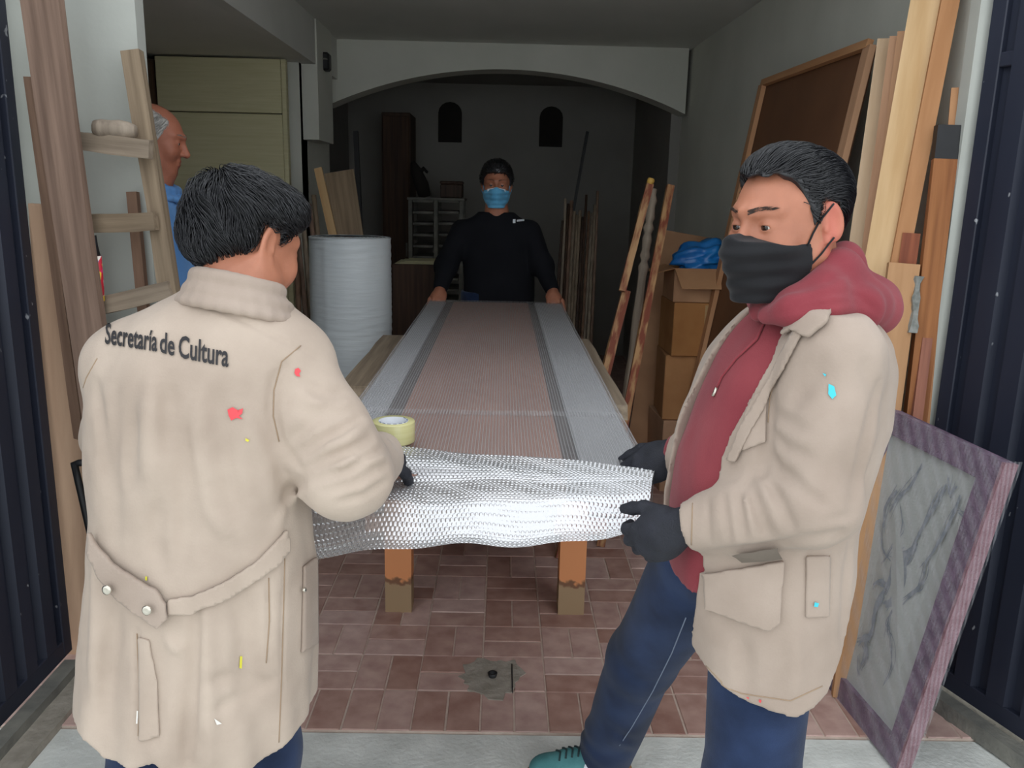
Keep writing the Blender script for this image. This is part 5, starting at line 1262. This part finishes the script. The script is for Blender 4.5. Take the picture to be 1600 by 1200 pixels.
    Xh, Yh, Zh = hd.ax[0][:, None, None], hd.ax[1][None, :, None], hd.ax[2][None, None, :]; hd.f += wr(Xh, Yh, Zh, .005, 45, 33)
    HQ0 = hd.mesh(); ph = Pick(HQ0)
    for pts in ([(1230, 480), (1280, 462), (1330, 452)], [(1215, 490), (1270, 478), (1330, 470), (1365, 480)], [(1290, 440), (1320, 425)], [(1300, 455), (1345, 462), (1375, 490)]):
        L_ = ph.line(pts, 8)
        if len(L_) > 1: hd.fold(L_, .005, .007)
    HQ = hd.mesh(); part('hood', (relax(HQ[0], HQ[1], 2), HQ[1]), MAROON, hood)
    # drawstring
    L_ = pg.line([(1196, 500), (1182, 530), (1150, 560), (1128, 588), (1120, 606)], 8); L_ = [q+(CO-q).normalized()*.006 for q in L_]
    if len(L_) > 2: kid(tube('drawstring', L_, .0028, MAROON, 6), hood); kid(tube('cord_tip', [L_[-1], L_[-1]+(L_[-1]-L_[-2]).normalized()*.016], .0034, METAL, 8), hood)
    # collar flap, pockets, belt loop
    patch('collar', [(1226, 504), (1262, 494), (1300, 484), (1296, 506), (1266, 532), (1240, 520), (1228, 528)], pk, KHAKI2, coat, .012, -.006)
    patch('front_facing', bandpoly([(1246, 516), (1217, 566), (1192, 610), (1162, 664), (1138, 720)], [(1258, 522), (1230, 576), (1206, 618), (1178, 672), (1152, 724)]), pk, KHAKI2, coat, .005, -.004)
    patch('pocket', [(1102, 896), (1225, 872), (1218, 970), (1200, 984), (1106, 950)], pk, KHAKI2, coat, .010, -.008)
    patch('pocket_opening', [(1148, 860), (1216, 846), (1218, 864), (1196, 866), (1160, 868)], pk, mat('pocket_mouth_dark', srgb(104, 94, 84), None, .9), coat, .0125, 0)  # flat darker patch laid over the cloth at the pocket mouth
    patch('chest_pocket', [(1168, 626), (1200, 606), (1198, 690), (1160, 706)], pk, KHAKI2, coat, .006, -.005)
    patch('side_tab', [(1258, 866), (1298, 866), (1294, 962), (1256, 966)], pk, KHAKI2, coat, .004, -.004)
    for poly in ([(1295, 600), (1303, 604), (1306, 618), (1300, 624), (1294, 616)], [(1286, 583), (1292, 585), (1290, 589)]): patch('paint_spot', poly, pk, paint('cyan', 60, 190, 205), coat, .0022, 0, st=5)
    patch('paint_spot', [(1270, 938), (1276, 940), (1274, 946), (1269, 945)], pk, paint('cyan', 60, 190, 205), coat, .007, 0, st=5)
    for q in ([(1166, 1088), (1171, 1089), (1170, 1092)], [(1186, 1092), (1190, 1093), (1189, 1097), (1186, 1096)]): patch('paint_spot', q, pk, paint('red', 214, 70, 76), coat, .0022, 0, st=5)
    for pts in ([(1240, 545), (1215, 580), (1203, 620), (1200, 660)], [(1262, 868), (1264, 960)], [(1296, 868), (1292, 958)], [(1085, 1040), (1110, 1066), (1160, 1084), (1235, 1095), (1285, 1072)], [(1082, 786), (1080, 860)]): seam(pk, pts, coat)
    # gloves
    d = (wN-eN).normalized(); Tn = frame_of(wN+d*.012, (d+Vector((0, .1, -.32))), (.05, -1, .35)); Tn = Tn @ Matrix.Rotation(0, 4, 'Y')
    part('glove', hand_vox(Tn, curl=(.55, .6, .65, .7), thumb=(.55, .75, -.25), r_=1.12, left=False), GLOVE, root, label='black knit glove')
    Tf = frame_of(wF, (-.80, -.10, -.42), (-.35, -.75, .55)); part('glove', hand_vox(Tf, curl=(.45, .5, .55, .6), thumb=(.5, .75, -.3), r_=1.12), GLOVE, root)
    # red cuff showing at the far sleeve
    kid(tube('cuff', [wF+(eF-wF).normalized()*.02, wF-(eF-wF).normalized()*.006], [.043, .038], MAROON, 18), hood)
    # jeans
    jn = Vox((.02, 1.1, .0), (.78, 2.15, 1.0), .006)
    jn.chain([legN[0], legN[1], legN[2]+Vector((0, 0, -.05))], [.10, .085, .078], .03); jn.chain([legF[0], legF[1], legF[2]+Vector((0, 0, -.015))], [.10, .080, .074], .03)
    jn.chain([legN[0]+Vector((0, 0, .03)), legF[0]+Vector((0, 0, .03))], [.10, .10], .03)
    Xj, Yj, Zj = jn.ax[0][:, None, None], jn.ax[1][None, :, None], jn.ax[2][None, None, :]
    jn.f += wr(Xj, Yj, Zj, .003, 24, 43); a = legF[2]; near_a = np.exp(-((Zj-.16)/.10)**2)
    jn.f += (.0034*near_a*np.sin(Zj*80+30*Xj+16*Yj+1.6*np.sin(Xj*40+Zj*22))*(.5+.5*np.sin(Xj*34+Yj*21+Zj*9))).astype(np.float32)
    jn.f = np.maximum(jn.f, (.045-Zj+0*Xj).astype(np.float32))
    JQ = jn.mesh(); JQ = (relax(JQ[0], JQ[1], 1), JQ[1]); je = part('jeans', JQ, DENIM, root, label='dark blue jeans'); pj = Pick(JQ)
    STC = mat('jean_stitch', srgb(120, 130, 150), None, .8)
    L_ = pj.line([(1072, 965), (1050, 1020), (1020, 1080), (988, 1135), (968, 1165)], 10)
    if len(L_) > 2: kid(tube('seam', [q+(CO-q).normalized()*.0006 for q in L_], .0014, STC, 5), je)
    TEAL = mat('teal_suede', srgb(66, 120, 122), srgb(84, 140, 142), .8, (30, 30, 30), .1, (300, 300, 300))
    fa = legF[2]; shoe(Vector((fa.x-.005, fa.y, .0)), (-1, -.12, 0), root, TEAL); shoe(Vector((legN[2].x, legN[2].y, 0)), (-.9, -.3, 0), root, TEAL)

# ------------------------------------------------------------------ masked man at the far end of the panel
def back_man():
    root = empty('person', (-.05, 4.85, 0)); tag(root, 'person in black sweatshirt and light blue mask holding the far end of the panel', 'person')
    D = 4.86
    hT = frame_of(atY(776, 290, D), (0, -1, -.06), sc=1.0)
    neck = [(hT @ Vector((0, -.02, -.05)), .056), (atY(776, 332, D), .062), (atY(776, 350, D), .07)]
    lo, hi = head_box(hT, 1, neck); v = Vox(lo, hi, .004); head_shape(v, hT, 1, neck); H_ = v.mesh()
    sl, el, wl = atY(722, 362, D), atY(697, 415, D-.06), Vector((-.345, 4.66, 1.02)); sr, er, wr_ = atY(826, 362, D), atY(848, 415, D-.06), Vector((.285, 4.66, 1.025))
    hip = Vector((-.03, D+.02, .9)); legs = [(hip+Vector((s_*.09, 0, 0)), Vector((hip.x+s_*.11, D-.01, .49)), Vector((hip.x+s_*.12, D, .09))) for s_ in (-1, 1)]
    b = Vox((-.5, 4.5, -.02), (.42, 5.1, 1.5), .012); b.chain([neck[2][0]+Vector((0, 0, -.06)), hip], [.07, .10], .03); b.chain([sl, neck[2][0]+Vector((0, 0, -.08)), sr], [.045, .05, .045], .03); b.chain([sl, el, wl], [.05, .04, .03], .03); b.chain([sr, er, wr_], [.05, .04, .03], .03)
    for L_ in legs: b.chain(L_, [.085, .06, .045], .03)
    hands = []
    for w_, lf in ((wl, True), (wr_, False)):
        # fingers close over the end of the panel
        T = frame_of(w_+Vector((0, -.005, 0)), (.0, -.75, -.45), (0, -.45, .8)); hv = Vox(arr(w_)-.15, arr(w_)+.15, .004); hand_shape(hv, T, curl=(.55, .55, .6, .6), left=not lf, r_=1.05); hands.append(hv.mesh())
    bo = part('body', join(H_, b.mesh(), *hands), SKIN, root); tint(bo, lambda co: np.zeros((len(co), 4)))
    eyes(hT, root); brow_strands(hT, root, dens=40)
    bk = hT.to_3x3() @ Vector((0, -1, .2))
    def df(p, n, rng):
        d = bk+(Vector(rng.normal(size=3))*.4 if rng is not None else Vector((0, 0, 0))); d = d-n*d.dot(n); return d.normalized()
    zm = {-.14: -.06, -.04: -.05, -.03: .02, 0: .03, .012: .0, .03: .04, .05: .065, .08: .072, .11: .075}
    hair_part(hT, 1, zm, .012, root, HAIR, df, lambda p: .035, 2200, 21, (.004, .014), r0=.0016, h=.004, extra=lambda vx: vx.ell((0, .02, .09), (.062, .07, .045), .03))
    mk = mask_part(hT, 1, MASKU, root, H_); mk['label'] = 'light blue surgical mask'
    V = [hT @ Vector((x, .124-abs(x)*.55-.1*(abs(x)**1.2), z+.006*math.exp(-(x/.012)**2)-.01*(abs(x)/.06)**1.5)) for x in np.linspace(-.05, .05, 13) for z in (-.022, -.007)]
    kid(link('mask_edge', pmesh('mask_edge', V, [(2*i, 2*i+1, 2*i+3, 2*i+2) for i in range(12)]), WHITEC), mk)
    s_ = Vox((-.5, 4.5, .85), (.42, 5.15, 1.55), .008)
    s_.loft([(atY(776, y, D).z, atY((a+c)/2, y, D).x, D+.02, (c-a)/2/272, ry) for y, a, c, ry in ((328, 752, 800, .08), (340, 738, 814, .095), (350, 720, 830, .11), (365, 716, 834, .12), (400, 722, 832, .13), (440, 724, 836, .135), (462, 722, 836, .135), (500, 726, 834, .135))])
    s_.chain([sl, el, wl+(el-wl)*.15], [.068, .06, .042], .04); s_.chain([sr, er, wr_+(er-wr_)*.15], [.068, .06, .042], .04)
    Xs, Ys, Zs = s_.ax[0][:, None, None], s_.ax[1][None, :, None], s_.ax[2][None, None, :]; s_.f += wr(Xs, Ys, Zs, .005, 22, 51)
    s_.f = np.maximum(s_.f, np.maximum(.93-Zs, Zs-(neck[1][0].z)-.002)+0*Xs)
    SQ = s_.mesh(); sw = part('sweatshirt', SQ, BLACKK, root, label='plain black sweatshirt'); pk = Pick(SQ)
    patch('chest_logo', [(801, 343), (805, 343), (805, 349), (801, 349)], pk, WHITEC, sw, .004, 0, st=2); patch('chest_logo', [(807, 344), (819, 343), (819, 346), (807, 347)], pk, WHITEC, sw, .004, 0, st=2)
    j = Vox((-.35, 4.6, .0), (.3, 5.15, 1.1), .009)
    for L_ in legs: j.chain([L_[0]+Vector((0, 0, .08)), L_[1], L_[2]], [.12, .085, .075], .03)
    Zj = j.ax[2][None, None, :]; j.f = np.maximum(j.f, np.maximum(.05-Zj, Zj-1.0)); part('jeans', j.mesh(), DENIM, root)
    for L_ in legs: shoe(Vector((L_[2].x, L_[2].y, 0)), (.1 if L_[2].x > 0 else -.1, -1, 0), root, BLACKM, False)

# ------------------------------------------------------------------ old man in the alcove
def old_man():
    D = 2.97
    root = empty('person', (-1.17, D, 0)); tag(root, 'person with white hair and blue shirt standing behind the ladder in profile', 'person')
    hT = frame_of(atY(242, 219, D), (.95, .22, -.20), sc=.97)
    neck = [(hT @ Vector((0, -.025, -.05)), .055), (atY(236, 285, D), .062), (atY(230, 310, D), .07)]
    lo, hi = head_box(hT, .97, neck); v = Vox(lo, hi, .0028); head_shape(v, hT, .97, neck, full=1.0); H_ = v.mesh(); H_ = (relax(H_[0], H_[1], 1), H_[1])
    c = atY(236, 400, D); hip = Vector((c.x, D, .95))
    sn, sf = Vector((c.x, D-.16, 1.46)), Vector((c.x-.0, D+.19, 1.46)); en, ef = Vector((c.x-.03, D-.185, 1.19)), Vector((c.x, D+.22, 1.19)); wn, wf = Vector((c.x+.16, D-.14, 1.05)), Vector((c.x+.18, D+.14, 1.05))
    b = Vox((c.x-.35, D-.4, -.02), (c.x+.45, D+.4, 1.65), .012); b.chain([neck[2][0], Vector((c.x, D, 1.35)), hip], [.08, .12, .13], .05); b.chain([sn, sf], [.055, .055], .04); b.chain([sn, en, wn], [.05, .042, .03], .03); b.chain([sf, ef, wf], [.05, .042, .03], .03)
    legs = [(hip+Vector((0, s_*.09, -.05)), Vector((c.x+.02, D+s_*.10, .5)), Vector((c.x, D+s_*.10, .09))) for s_ in (-1, 1)]
    for L_ in legs: b.chain(L_, [.085, .06, .045], .03)
    hs = []
    for w_, e_, lf in ((wn, en, False), (wf, ef, True)):
        T = frame_of(w_, (w_-e_), (0, -1 if not lf else 1, .3)); hv = Vox(arr(w_)-.15, arr(w_)+.15, .004); hand_shape(hv, T, left=lf); hs.append(hv.mesh())
    body = part('body', join(H_, b.mesh(), *hs), SKIN2, root); tint(body, lambda co: np.zeros((len(co), 4)))
    eyes(hT, root); brow_strands(hT, root, 3, HAIRG, 40)
    dn = hT.to_3x3() @ Vector((0, -.6, -1))
    def df(p, n, rng):
        d = dn+(Vector(rng.normal(size=3))*.3 if rng is not None else Vector((0, 0, 0))); d = d-n*d.dot(n); return d.normalized()
    zm = {-.14: -.06, -.04: -.05, -.032: .01, -.01: .03, .010: -.004, .02: .0, .032: .03, .044: .06, .050: .2, .1: .3}
    def rim(vx): X, Y, Z = vx.local(); vx.f[:] = np.maximum(vx.f, (Z-(.098-.40*(Y+.02))).astype(np.float32))
    hair_part(hT, .97, zm, .004, root, HAIRG, df, lambda p: .025, 1500, 31, (.001, .004), r0=.0012, extra=rim)
    s_ = Vox((c.x-.35, D-.42, .85), (c.x+.4, D+.42, 1.62), .0065)
    zt = neck[1][0].z
    s_.loft([(zt, neck[1][0].x, D, .07, .075), (zt-.03, c.x-.005, D, .09, .15), (zt-.07, c.x, D, .11, .20), (1.3, c.x+.015, D, .125, .21), (1.1, c.x+.03, D, .14, .20), (.9, c.x+.02, D, .135, .20), (.84, c.x+.02, D, .135, .2)])
    s_.chain([sn, en, wn.lerp(en, .2)], [.075, .062, .05], .04); s_.chain([sf, ef, wf.lerp(ef, .2)], [.075, .062, .05], .04)
    Xs, Ys, Zs = s_.ax[0][:, None, None], s_.ax[1][None, :, None], s_.ax[2][None, None, :]; s_.f += wr(Xs, Ys, Zs, .004, 26, 61)
    s_.f = np.maximum(s_.f, np.maximum(.88-Zs, Zs-zt)+0*Xs); sh_ = part('shirt', s_.mesh(), SHIRT, root, label='faded blue shirt')
    cn = Vox(arr(neck[1][0])-.14, arr(neck[1][0])+.14, .004); q = neck[1][0]
    ring = [Vector((q.x+.082*math.cos(a), q.y+.082*math.sin(a), q.z-.008-.02*math.cos(a))) for a in np.linspace(0, 2*math.pi, 21)]; cn.chain(ring, [.014]*21, .01); cn.chain([p+(p-q)*.2+Vector((0, 0, -.022)) for p in ring], [.009]*21, .014); part('collar', cn.mesh(), SHIRT, sh_)
    j = Vox((c.x-.25, D-.35, .0), (c.x+.3, D+.35, 1.0), .009)
    for L_ in legs: j.chain([L_[0]+Vector((0, 0, .06)), L_[1], L_[2]], [.12, .085, .075], .03)
    Zj = j.ax[2][None, None, :]; j.f = np.maximum(j.f, np.maximum(.05-Zj, Zj-.97)); part('trousers', j.mesh(), cloth('grey_trousers', srgb(70, 68, 66), srgb(84, 82, 80)), root)
    for L_ in legs: shoe(Vector((L_[2].x, L_[2].y, 0)), (1, .1, 0), root, BLACKM, False)
import time
for fn in (left_man, right_man, back_man, old_man):
    t0 = time.time(); fn(); print(fn.__name__, round(time.time()-t0, 1))
